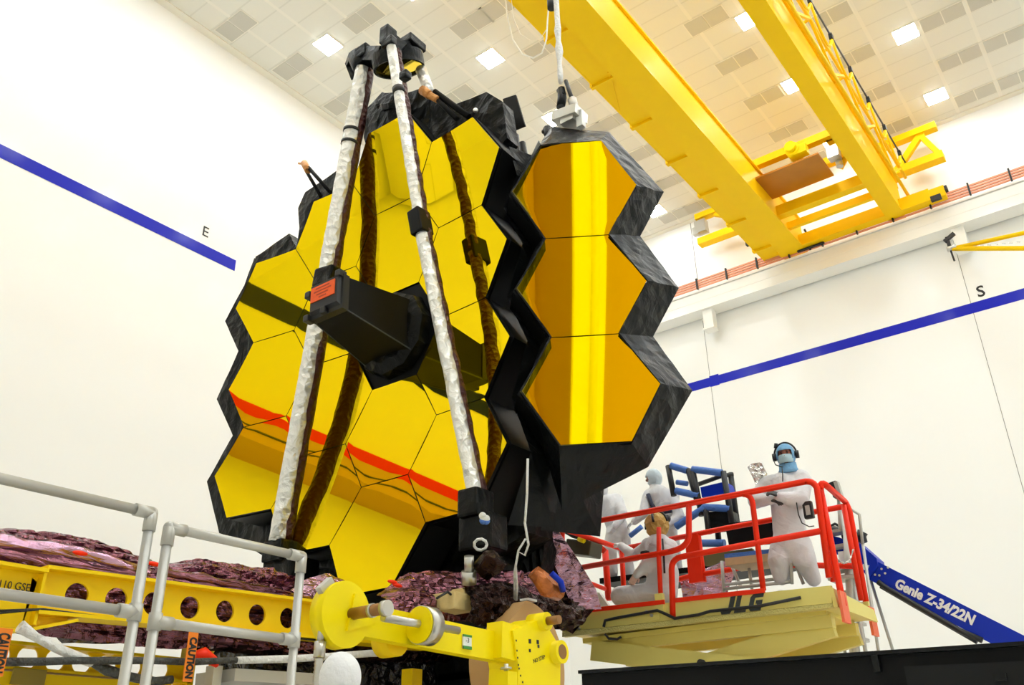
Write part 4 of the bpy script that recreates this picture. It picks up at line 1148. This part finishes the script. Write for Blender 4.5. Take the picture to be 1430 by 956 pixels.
# standing man with headset
MY = 10.25
V = lambda px, py, dy=0.0: P(px, py, y=MY + dy)
man = thing('person', 'person standing in white coveralls, blue hood, mask and headset, arms crossed', 'person', Vector((V(1108, 800).x, MY, ZD - .09)))
caps = [(V(1096, 680), V(1102, 738), .185, .19), (V(1102, 735), V(1106, 765), .195, .19), (V(1076, 677, .0), V(1118, 670, .05), .125, .13), (V(1097, 668), V(1097, 655), .085, .07),
        (V(1094, 760, -.03), V(1088, 782, -.08), .15, .135), (V(1088, 782, -.08), V(1091, 805, -.02), .135, .10),
        (V(1116, 760, .03), V(1124, 783, -.02), .15, .135), (V(1124, 783, -.02), V(1136, 808, .08), .13, .09),
        (V(1072, 677, .02), V(1055, 699, -.08), .115, .10), (V(1055, 699, -.08), V(1076, 697, -.3), .098, .065),
        (V(1121, 672, .05), V(1117, 698, -.14), .118, .105), (V(1117, 698, -.14), V(1090, 694, -.34), .102, .068)]
body('coverall', caps, SUIT, man)
for q, dy in (((1092, 808), -.06), ((1138, 811), .05)):
    p = V(*q, dy); MB().sphere((p.x, p.y - .05, ZD - .04), (.06, .15, .055)).build('boot_cover', SUIT, man)
hc = V(1097, 636, -.02)
F_, S_, U_ = facing(hc, -.12, .12)
RH = Matrix((S_, -F_, U_)).transposed()
b = MB().sphere(hc, (.082, .102, .125), R=RH, n=24)
b.sphere(hc + F_ * .10 - U_ * .022, (.014, .022, .024), R=RH, n=10)                    # nose under the mask edge
for s_ in (-1, 1): b.sphere(hc + F_ * .078 + S_ * .034 * s_ + U_ * .024, (.022, .016, .010), R=RH, n=10)
for s_ in (-1, 1): b.sphere(hc + S_ * .083 * s_ - U_ * .01, (.014, .026, .034), R=RH, n=10)
head = b.build('head', SKIN, man, fixn=False)
for s_ in (-1, 1):
    MB().sphere(hc + F_ * .092 + S_ * .034 * s_ + U_ * .012, (.012, .008, .007), R=RH, n=10).build('eye', BLACKR, head)
    MB().tube([hc + F_ * .094 + S_ * .052 * s_ + U_ * .032, hc + F_ * .1 + S_ * .02 * s_ + U_ * .034], .005, 6).build('eyebrow', BLACKR, head)


def hood(c, R, r, m, parent, fwd, up, cut_lo, cut_hi, cdot, name='hood'):
    bm = bmesh.new(); bmesh.ops.create_uvsphere(bm, u_segments=36, v_segments=26, radius=1)
    for v in bm.verts: v.co = c + R @ Vector((v.co.x * r[0], v.co.y * r[1], v.co.z * r[2]))
    kill = [f for f in bm.faces if (f.calc_center_median() - c).normalized().dot(fwd) > cdot and cut_lo < (f.calc_center_median() - c).dot(up) < cut_hi]
    bmesh.ops.delete(bm, geom=kill, context='FACES')
    b = MB(); bm.verts.index_update()
    b.add([v.co for v in bm.verts], [[v.index for v in f.verts] for f in bm.faces], 0, True); bm.free()
    o = b.build(name, m, parent); md = o.modifiers.new('thickness', 'SOLIDIFY'); md.thickness = .006
    return o
hd = hood(hc - F_ * .015 + U_ * .005, RH, (.115, .128, .148), HOODB, man, F_, U_, -.105, .05, .62)
MB().tube([hc - U_ * .09 - F_ * .02, hc - U_ * .16 - F_ * .03, hc - U_ * .22 - F_ * .03], [.10, .105, .14], 18, jit=.06).build('hood_collar', HOODB, man)
# pleated mask
b = MB(); vs = []; fs = []
for i in range(9):
    z = .005 - .013 * i
    for j in range(13):
        a = (j / 12 - .5) * 2.3
        r_ = .112 + .006 * (i % 2) + .012 * math.exp(-((i - 2) / 2) ** 2 - (a / .35) ** 2) - .0009 * (i - 4) ** 2
        vs.append(hc + S_ * math.sin(a) * r_ * .86 + F_ * math.cos(a) * r_ + U_ * z)
for i in range(8):
    for j in range(12): fs.append((i * 13 + j, i * 13 + j + 1, (i + 1) * 13 + j + 1, (i + 1) * 13 + j))
o = b.add(vs, fs, 0, True).build('face_mask', MASKM, man); md = o.modifiers.new('thickness', 'SOLIDIFY'); md.thickness = .004
arc = [hc + S_ * .135 * math.cos(a) + U_ * (.165 * math.sin(a) + .0) - F_ * .02 for a in [math.pi * k / 16 for k in range(17)]]
hs = MB().tube(arc, .011, 8).build('headset_band', BLACKR, man)
for s_ in (-1, 1): MB().cyl(hc + S_ * .115 * s_ - F_ * .01, hc + S_ * .155 * s_ - F_ * .01, .048).build('ear_cup', BLACKR, hs)
MB().tube([hc - S_ * .10 + U_ * .11, hc - S_ * .085 + U_ * .165], .024, 8).build('headset_bump', BLACKR, hs)
MB().tube([hc - S_ * .15 - U_ * .02, hc - S_ * .13 - U_ * .1 + F_ * .05, hc - S_ * .05 - U_ * .15 + F_ * .1], .006, 6).build('microphone_boom', BLACKR, hs)
hand(V(1078, 697, -.31), V(1096, 700, -.4) - V(1078, 697, -.31), (0, .6, -.6), 1, BLACKR, man)
hand(V(1089, 692, -.35), V(1074, 686, -.42) - V(1089, 692, -.35), (0, .6, -.6), -1, BLACKR, man)
MB().box(V(1129, 712, -.16), (.11, .07, .2), bev=.015).build('belt_radio', BLACKR, man)
MB().box(V(1128, 712, -.2), (.05, .01, .11)).build('radio_face', ALU, man)
MB().tube([V(1112, 700, -.25), V(1115, 718, -.22), V(1120, 730, -.22), V(1130, 735, -.2), V(1137, 734, -.18)], .007, 6).tube([V(1092, 653, -.16), V(1093, 662, -.2), V(1093, 672, -.2)], .006, 6).build('headset_cord', BLACKR, man)
t = thing('foil_bag', 'crinkled clear silver bag held up beside the standing person', 'bag', V(1056, 680, -.1))
crumple([(1044, 652), (1050, 647), (1063, 645), (1071, 661), (1067, 664), (1064, 676), (1058, 684), (1052, 668)], lambda a, c, w_: V(a, c, -.05), 0, .006, 'bag_film', mat('silver_bag', (.8, .8, .78), .18, .75, .9, 14, 'crumple'), t, .025)

# seated worker seen from behind
KY = 10.0
K = lambda px, py, dy=0.0: P(px, py, y=KY + dy)
wk = thing('person', 'person kneeling low on the lift deck in white coveralls and tan hood, back turned', 'person', Vector((K(905, 840).x, KY, ZD - .09)))
zs = ZD - .0
caps = [(K(920, 762), K(926, 800), .165, .19), (K(926, 800), K(924, 828), .2, .2), (K(906, 762, .05), K(934, 766, .0), .11, .13), (K(919, 756), K(918, 745), .08, .07),
        (K(920, 830, -.06), K(866, 832, -.12), .16, .125), (K(866, 832, -.12), K(900, 848, -.1), .115, .09), (K(924, 832, .15), K(880, 834, .3), .15, .12), (K(880, 834, .3), K(905, 850, .3), .11, .09),
        (K(905, 764, .08), K(886, 776, .18), .095, .08), (K(886, 776, .18), K(868, 762, .3), .078, .055),
        (K(930, 772, -.1), K(904, 788, -.18), .105, .09), (K(904, 788, -.18), K(889, 802, -.2), .08, .055)]
body('coverall', caps, SUIT, wk)
hand(K(869, 763, .3), K(856, 754, .36) - K(869, 763, .3), (0, .3, -1), 1, SUIT, wk, .7)
hand(K(889, 801, -.2), K(882, 814, -.2) - K(889, 801, -.2), (-.6, .5, 0), 1, mat('glove_pink', lin(214, 176, 160), .6), wk, .6)
hc2 = K(917, 733)
F2, S2, U2 = facing(hc2, -2.0, .15)
RH2 = Matrix((S2, -F2, U2)).transposed()
MB().sphere(hc2 + F2 * .02, (.078, .098, .12), R=RH2, n=20).sphere(hc2 + F2 * .115 - U2 * .02, (.014, .022, .024), R=RH2, n=10).build('head', SKIN, wk, fixn=False)
hood(hc2, RH2, (.15, .16, .165), mat('tan_hood', lin(196, 160, 84), .6, 0, .7, 12, 'crumple', var=.3), wk, F2, U2, -.06, .05, .7)
b = MB()
for k, a in enumerate((.2, 1.4)):
    b.tube([hc2 + RH2 @ Vector((.158 * math.cos(q) * math.cos(a), .168 * math.cos(q) * math.sin(a), .172 * math.sin(q))) for q in [math.pi * i / 14 for i in range(15)]], .016, 8)
b.sphere(hc2 - F2 * .14 + U2 * .05 - S2 * .04, .05).build('hood_strap', BLACKR, wk)
b = MB().box(K(901, 773, -.18), (.1, .09, .07), bev=.02); b.build('wrist_strap', BLACKR, wk)
MB().tube([K(925, 752, -.2), K(927, 775, -.24), K(928, 800, -.25)], .012, 6).build('back_cord', BLACKR, wk)

# two workers behind the lift
BY = 12.15
Bv = lambda px, py, dy=0.0: P(px, py, y=BY + dy)
ZB = Bv(918, 790).z - .1
p1 = thing('person', 'person in white coveralls bending down under the black wing shroud', 'person', Vector((Bv(862, 780).x, BY, ZB)))
caps = [(Bv(850, 704), Bv(863, 738), .17, .175), (Bv(840, 700), Bv(860, 698, .15), .10, .115),
        (Bv(858, 744, -.05), Bv(852, 768, -.12), .14, .11), (Bv(852, 768, -.12), Vector((Bv(855, 790).x, BY, ZB + .1)), .11, .085), (Bv(868, 742, .15), Bv(872, 768, .15), .145, .115), (Bv(872, 768, .15), Vector((Bv(870, 790).x, BY + .2, ZB + .1)), .11, .085),
        (Bv(862, 698, .1), Bv(870, 718, -.15), .10, .085), (Bv(870, 718, -.15), Bv(858, 735, -.3), .08, .055), (Bv(838, 702, -.05), Bv(828, 720, -.15), .10, .08), (Bv(828, 720, -.15), Bv(818, 733, -.2), .075, .052)]
body('coverall', caps, SUIT, p1)
hand(Bv(858, 735, -.3), (-.6, -.2, -1), (-1, 0, 0), 1, SUIT, p1)
hand(Bv(818, 733, -.2), (-.8, 0, -.6), (0, .3, -1), -1, SUIT, p1)
hq = Bv(838, 682); F3, S3_, U3 = facing(hq, -1.9, .4); R3 = Matrix((S3_, -F3, U3)).transposed()
MB().sphere(hq + F3 * .02, (.078, .098, .12), R=R3).sphere(hq + F3 * .118, (.014, .022, .024), R=R3, n=10).build('head', SKIN, p1, fixn=False)
hood(hq, R3, (.12, .13, .15), SUIT, p1, F3, U3, -.06, .05, .7)
p2 = thing('person', 'person in white coveralls and dark harness standing behind the lift, head near the black shroud', 'person', Vector((Bv(924, 780).x, BY + .3, ZB)))
B2v = lambda px, py, dy=0.0: P(px, py, y=BY + .3 + dy)
caps = [(B2v(920, 694), B2v(928, 730), .2, .2), (B2v(928, 730), B2v(930, 752), .2, .19), (B2v(908, 692, -.05), B2v(938, 694, .1), .12, .13), (B2v(916, 686), B2v(914, 678), .09, .08),
        (B2v(926, 755, -.08), Vector((B2v(924, 790).x, BY + .2, ZB + .1)), .15, .1), (B2v(936, 755, .1), Vector((B2v(938, 790).x, BY + .45, ZB + .1)), .15, .1),
        (B2v(906, 694, -.1), B2v(900, 715, -.25), .11, .09), (B2v(900, 715, -.25), B2v(886, 728, -.3), .09, .06), (B2v(938, 698, .05), B2v(948, 722, -.1), .11, .1), (B2v(948, 722, -.1), B2v(930, 734, -.3), .09, .06)]
body('coverall', caps, SUIT, p2)
hand(B2v(886, 728, -.3), (-1, -.2, -.4), (0, .3, -1), 1, SUIT, p2); hand(B2v(930, 734, -.3), (-1, -.2, -.2), (0, .3, -1), -1, SUIT, p2)
hq = B2v(913, 667); F3, S3_, U3 = facing(hq, -1.7, .25); R3 = Matrix((S3_, -F3, U3)).transposed()
MB().sphere(hq + F3 * .02, (.078, .098, .12), R=R3).sphere(hq + F3 * .118, (.014, .022, .024), R=R3, n=10).build('head', SKIN, p2, fixn=False)
hood(hq, R3, (.125, .135, .155), mat('pale_hood', lin(205, 218, 226), .8, 0, .3, 20), p2, F3, U3, -.06, .05, .7)
MB().tube([B2v(905, 690, -.22), B2v(910, 704, -.24), B2v(918, 716, -.24)], .035, 8).tube([B2v(896, 712, -.2), B2v(915, 716, -.26), B2v(938, 712, -.2)], .04, 8).build('harness', mat('navy_web', lin(28, 34, 60), .7), p2)

# person with white hood at the bottom edge
hq = P(475, 946, d=5.0)
p3 = thing('person', 'white hooded head of a person at the bottom edge below the round yellow plate', 'person', (hq.x, hq.y, 0))
F3, S3_, U3 = facing(hq, 2.6, 0); R3 = Matrix((S3_, -F3, U3)).transposed()
zh = hq.z
caps = [((hq.x, hq.y, zh - .42), (hq.x, hq.y, zh - .95), .16, .15), ((hq.x, hq.y, zh - .9), (hq.x, hq.y, zh - 1.0), .17, .16), (hq - Z3 * .36 + S3_ * .15, hq - Z3 * .36 - S3_ * .15, .09, .09), (hq - Z3 * .25, hq - Z3 * .16, .07, .06)]
for s_ in (-1, 1):
    caps += [(hq - Z3 * .38 + S3_ * .19 * s_, hq - Z3 * .66 + S3_ * .24 * s_, .075, .06), (hq - Z3 * .66 + S3_ * .24 * s_, hq - Z3 * .85 + S3_ * .2 * s_ + F3 * .14, .058, .04),
             (Vector((hq.x, hq.y, zh - 1.0)) + S3_ * .1 * s_, Vector((hq.x, hq.y, .55)) + S3_ * .1 * s_, .12, .09), (Vector((hq.x, hq.y, .55)) + S3_ * .1 * s_, Vector((hq.x, hq.y, .36)) + S3_ * .1 * s_, .085, .07)]
body('coverall', caps, SUIT, p3)
for s_ in (-1, 1): hand(hq - Z3 * .85 + S3_ * .2 * s_ + F3 * .14, F3 - Z3 * .6, -S3_ * s_, s_, SUIT, p3)
for s_ in (-1, 1):
    q = Vector((hq.x, hq.y, .34)) + S3_ * .1 * s_ + F3 * .05; MB().sphere(q, (.06, .14, .05), R=R3).build('boot_cover', SUIT, p3)
MB().sphere(hq + F3 * .01, (.076, .096, .118), R=R3).sphere(hq + F3 * .115, (.014, .02, .024), R=R3, n=10).build('head', SKIN, p3, fixn=False)
hood(hq, R3, (.115, .125, .14), mat('soft_white_hood', (.83, .84, .86), .85, 0, .4, 14), p3, F3, U3, -.06, .05, .7)
tag(MB().box((hq.x, hq.y, .27), (.7, .7, .05)).box((hq.x - .3, hq.y, .13), (.05, .6, .26)).box((hq.x + .3, hq.y, .13), (.05, .6, .26)).build('step_platform', ALU), 'low step platform under the hooded person', 'step')

# ------------------------------------------------------------------ blue boom lift behind
GY = 12.2
G = lambda px, py, dy=0.0: P(px, py, y=GY + dy)
bl = thing('boom_lift', 'blue articulated boom lift whose arm slopes down to the right edge', 'boom lift', (G(1430, 890).x + 1.6, GY + .2, 0))
ua, ub, la, lb = G(1224, 783), G(1430, 887), G(1212, 808), G(1388, 899)
du = (ub - ua).normalized()
ue = ua + du * 4.2; le = la + du * 4.1
MB().prism([ua, ue, le, la, G(1207, 795)], (0, .26, 0)).build('boom_arm', BLUEP, bl)
MB().prism([G(1196, 765, -.03), G(1199, 757, -.03), G(1224, 779, -.03), G(1226, 790, -.03), G(1213, 808, -.03), G(1200, 790, -.03)], (0, .32, 0)).prism([G(1150, 745), G(1172, 750), G(1200, 762), G(1200, 780), G(1165, 772)], (0, .2, 0)).build('boom_knuckle', BLUEP, bl)
MB().tube([G(1150, 748, .3), G(1165, 738, .2), G(1178, 742, .1), G(1182, 758, .1)], .045, 10).tube([G(1152, 738, .3), G(1166, 731, .3), G(1180, 738, .3)], .02, 8).tube([G(1204, 757, .1), G(1202, 748, .1), G(1205, 742, .1)], .07, 10).build('hydraulic_hose', BLACKR, bl)
MB().tube([G(1226, 812, -.05), G(1240, 822, -.05), G(1340, 880, -.05), G(1372, 894, -.05)], .035, 8).tube([G(1230, 818, -.02), G(1365, 896, -.02)], .03, 8).build('boom_hose', BLACKR, bl)
MB().prism([G(1205, 787, -.035), G(1214, 789, -.035), G(1211, 797, -.035), G(1203, 794, -.035)], (0, .01, 0)).build('boom_label', mat('label_white', (.8, .82, .78), .5), bl)
c1 = G(1304, 839.5, -.006)
text('boom_lettering', 'Genie Z-34/22N', c1, (G(1357, 866) - G(1252, 815)), Z3, .17, mat('letter_white', (.86, .86, .86), .5), bl, .003, bold=.007, sx=.86)
for a, c in ((1222, 788), (1231, 794), (1240, 792), (1228, 803), (1236, 800), (1222, 802)): MB().cyl(G(a, c, -.015), G(a, c, .0), .014).build('boom_bolt', STEEL, bl)
q = (ue + le) / 2
MB().box((q.x + .1, GY + .15, q.z / 2 + .35), (.7, .7, q.z - .5), bev=.06).build('turret', BLUEP, bl)
MB().box((q.x + .1, GY + .15, .55), (2.2, 1.5, .5), bev=.05).build('chassis', BLUEP, bl)
for sx_ in (-.8, .8):
    for sy_ in (-.75, .75): MB().cyl((q.x + .1 + sx_, GY + .15 + sy_ - .12, .36), (q.x + .1 + sx_, GY + .15 + sy_ + .12, .36), .36, 28).build('wheel', BLACKR, bl)
# basket
def frame(pts, r, m, nm, par): return MB().tube(pts, r, 10).build(nm, m, par)
bk_ = MB().hull8([Vector((G(1085, 770).x, GY + .1, ZB - .08)), Vector((G(850, 790).x, GY - .3, ZB - .08)), Vector((G(850, 790).x, GY + .9, ZB - .08)), Vector((G(1085, 770).x, GY + .9, ZB - .08)), Vector((G(1085, 770).x, GY + .1, ZB)), Vector((G(850, 790).x, GY - .3, ZB)), Vector((G(850, 790).x, GY + .9, ZB)), Vector((G(1085, 770).x, GY + .9, ZB))]).build('basket_floor', BLACKM, bl)
MB().prism([G(1012, 731, -.2), G(1080, 722, -.2), G(1086, 758, -.2), G(1018, 762, -.2)], (0, .06, 0)).build('basket_panel', BLACKM, bl)
MB().prism([G(975, 775, -.1), G(1050, 765, -.1), G(1060, 782, -.1), G(985, 790, -.1)], (0, .06, 0)).build('basket_panel', mat('olive_panel', lin(96, 92, 58), .6), bl)
bf = frame([G(933, 650), G(941, 692)], .045, BLACKR, 'basket_post', bl)
for a, c in (((961, 655), (975, 704)), ((967, 655), (980, 720)), ((1010, 658), (1024, 740)), ((1020, 660, .6), (1030, 735, .6)), ((985, 705), (990, 745)), ((1000, 715, .5), (1004, 760, .5))):
    frame([G(*a), G(*c)], .045, BLACKR, 'basket_post', bl)
frame([G(975, 676, .5), G(1008, 664, .5), G(1024, 662, .6)], .035, BLACKR, 'basket_rail', bl)
frame([G(945, 673), G(960, 675)], .04, BLUEPAD, 'padded_rail', bl)
for a, c in (((937, 650), (960, 657)), ((967, 655), (1008, 660)), ((944, 685), (976, 692)), ((982, 708), (1020, 710)), ((944, 735), (985, 708)), ((975, 758), (1012, 758))):
    frame([lerp(G(*a), G(*c), k / 6) for k in range(7)], .055, BLUEPAD, 'padded_rail', bl)
MB().prism([G(978, 680), G(1012, 672), G(1017, 688), G(980, 694)], (0, .3, 0)).build('control_box', BLUEP, bl)
MB().prism([G(985, 715), G(1020, 712), G(1022, 735), G(990, 738)], (0, .3, 0)).build('battery_box', CHAR, bl)
MB().tube([G(880, 748, -.4), G(896, 735, -.4)], .04, 8).build('padded_rail', BLUEPAD, bl)

# grey rolling ladder behind the lift end
LD = 11.9
D = lambda px, py, dy=0.0: P(px, py, y=LD + dy)
ld = thing('rolling_ladder', 'grey tube rolling ladder standing behind the right end of the red lift', 'ladder', (D(1215, 900).x, LD, 0))
def ltube(pts, r=.022, nm='frame_tube', m=ALU): return MB().tube(pts, r, 8).build(nm, m, ld)
def down(p): return [p, Vector((p.x + .02, p.y, 0))]
ltube([D(1187, 710), D(1200, 718)] + [D(1205, 760)], .02, 'handrail')
ltube([D(1172, 700), D(1174, 740)], .03, 'handrail')
ltube([D(1205, 760), D(1226, 905)] + down(D(1226, 905))[1:], .02)
ltube([D(1205, 775, .5), D(1246, 905, .5)] + down(D(1246, 905, .5))[1:], .02)
ltube([D(1193, 860)] + down(D(1195, 905))[0:1] + [Vector((D(1195, 905).x, LD, 0))], .05, 'main_post')
ltube([D(1183, 735), D(1186, 800), D(1190, 860), D(1192, 905), Vector((D(1192, 905).x, LD, 0))], .06, 'main_post')
for k in range(9):
    z = D(1170, 905).z - .1 + .2 * k
    x0_ = D(1168, 880).x; x1_ = D(1200, 880).x
    MB().box(((x0_ + x1_) / 2, LD + .25, z), (x1_ - x0_, .22, .04)).build('tread', ALU, ld)
ltube([D(1160, 880), D(1160, 905), Vector((D(1160, 905).x, LD, 0))], .02)
ltube([D(1176, 880), D(1179, 905), Vector((D(1179, 905).x, LD, 0))], .02)
ltube([D(1125, 905), D(1160, 895), D(1200, 885)], .018)
MB().box(D(1180, 808), (.35, .3, .04)).box(D(1178, 795), (.3, .3, .04)).build('platform_grate', ALU, ld)
MB().prism([D(1170, 770), D(1186, 768), D(1188, 782), D(1172, 784)], (0, .05, 0)).build('clear_panel', mat('clear_panel', (.75, .78, .8), .2), ld)
wl = thing('work_light', 'small black-rimmed work light on a post behind the lift end rail', 'lamp', D(1168, 700))
MB().bar(D(1164, 674), D(1171, 694), .1, .14, up=Y3).build('lamp_body', BLACKR, wl)
MB().bar(D(1168, 673, -.06), D(1174, 692, -.06), .05, .1, up=Y3).build('lamp_lens', ALU, wl)
MB().cyl(D(1171, 696), Vector((D(1175, 740).x, LD, 0)), .025).build('lamp_post', ALU, wl)

# dark equipment cabinet close to the camera
CY = 3.05
a, c = P(812, 937, y=CY), P(1430, 897, y=CY)
cb = thing('equipment_cabinet', 'low black equipment cabinet edge across the bottom right foreground', 'cabinet', (-.6, CY + .4, 0))
x1_ = c.x + .8; zz_ = lambda x: a.z + (c.z - a.z) * (x - a.x) / (c.x - a.x)
MB().hull8([Vector((a.x, CY, 0)), Vector((x1_, CY, 0)), Vector((x1_, CY + .7, 0)), Vector((a.x, CY + .7, 0)), Vector((a.x, CY, a.z)), Vector((x1_, CY, zz_(x1_))), Vector((x1_, CY + .7, zz_(x1_))), Vector((a.x, CY + .7, a.z))]).build('body', BLACKM, cb)
MB().bar(a + Vector((0, -.01, -.004)), Vector((x1_, CY - .01, zz_(x1_) - .004)), .03, .012).build('top_edge', mat('black_gloss', (.006, .0065, .007), .3, spec=.2), cb)
q0, q1 = P(1262, 930, y=CY - .03), P(1440, 922, y=CY - .03)
MB().hull8([q0 - Z3 * .5, q1 - Z3 * .5, q1 - Z3 * .5 + Y3 * .03, q0 - Z3 * .5 + Y3 * .03, q0, q1, q1 + Y3 * .03, q0 + Y3 * .03]).build('raised_panel', mat('black_gloss', (.006, .0065, .007), .3, spec=.2), cb)
MB().box(P(1224, 926, y=CY - .012), (.02, .02, .05)).build('latch', CHAR, cb)
MB().box(P(1396, 945, y=CY - .04), (.035, .01, .02)).build('badge', CHAR, cb)

# ------------------------------------------------------------------ out-of-view things added to shape the reflections in the gold mirrors
REFL_TAN = mat('reflection_tan', (.56, .34, .20), .55)
t = thing('reflection_column', 'tan wall column with a white front behind the camera, mirrored in the folded wing', 'column', (4.9, -5.3, 14.2))  # added; brown side and white front make the wing's reflected bands
MB().box((4.87, -5.31, 15.7), (.38, .58, 3.0)).build('column_body', mat('reflection_brown', (.36, .20, .11), .6), t)  # brown picked for the dark band mirrored in the wing
MB().box((4.87, -5.0, 15.7), (.385, .03, 3.0)).build('white_front', WHITE, t)
MB().cyl((4.92, -4.98, 14.2), (4.92, -4.98, 17.2), .045).build('round_pipe', WHITE, t)  # added for the narrow bright stripe within the mirrored band
MB().box((5.9, -5.63, 15.7), (2.6, .05, 3.0)).build('back_panel', REFL_TAN, t)
t = thing('reflection_beam', 'added tan box beam topped by a red pipe, out of view, shaped for the band mirrored low in the gold segments', 'beam', (-17.6, -1.8, 11.5))  # added out of view to make the mirrored red and tan bands
MB().box((-17.65, -1.8, 11.68), (.5, 6.7, .36)).build('box_beam', REFL_TAN, t)
MB().box((-17.395, -1.8, 11.66), (.012, 6.7, .025)).build('dark_joint', INKG, t)
MB().box((-17.46, -1.8, 11.96), (.18, 6.7, .19), R=Matrix.Rotation(.5, 3, 'Y')).build('red_pipe', RED, t)

# what each piece of the room is
for nm, lb, ct_ in (('floor', 'pale hall floor below the picture', 'floor'), ('ceiling', 'white tiled hall ceiling', 'ceiling'), ('wall_east', 'white left wall with the blue stripe and letter E', 'wall'), ('wall_south', 'white right wall with the blue stripe and letter S', 'wall'),
                    ('wall_west', 'white wall out of the picture on the right', 'wall'), ('wall_north', 'white wall behind the camera', 'wall'), ('trim_1', 'blue stripe along the left wall', 'stripe'), ('trim_2', 'blue stripe along the right wall', 'stripe'),
                    ('trim_3', 'thin dark seam in the right wall below the jib crane tip', 'seam'), ('trim_4', 'thin dark seam in the right wall beside the folded wing', 'seam'), ('trim_5', 'thin dark seam in the right wall above the copper rails', 'seam'), ('trim_6', 'blue cover patch on the right wall stripe at the seam', 'patch'),
                    ('trim_7', 'pale ceiling border along the left wall', 'trim'), ('trim_8', 'pale ceiling border along the right wall', 'trim')):
    o = bpy.data.objects.get(nm)
    if o: tag(o, lb, ct_)
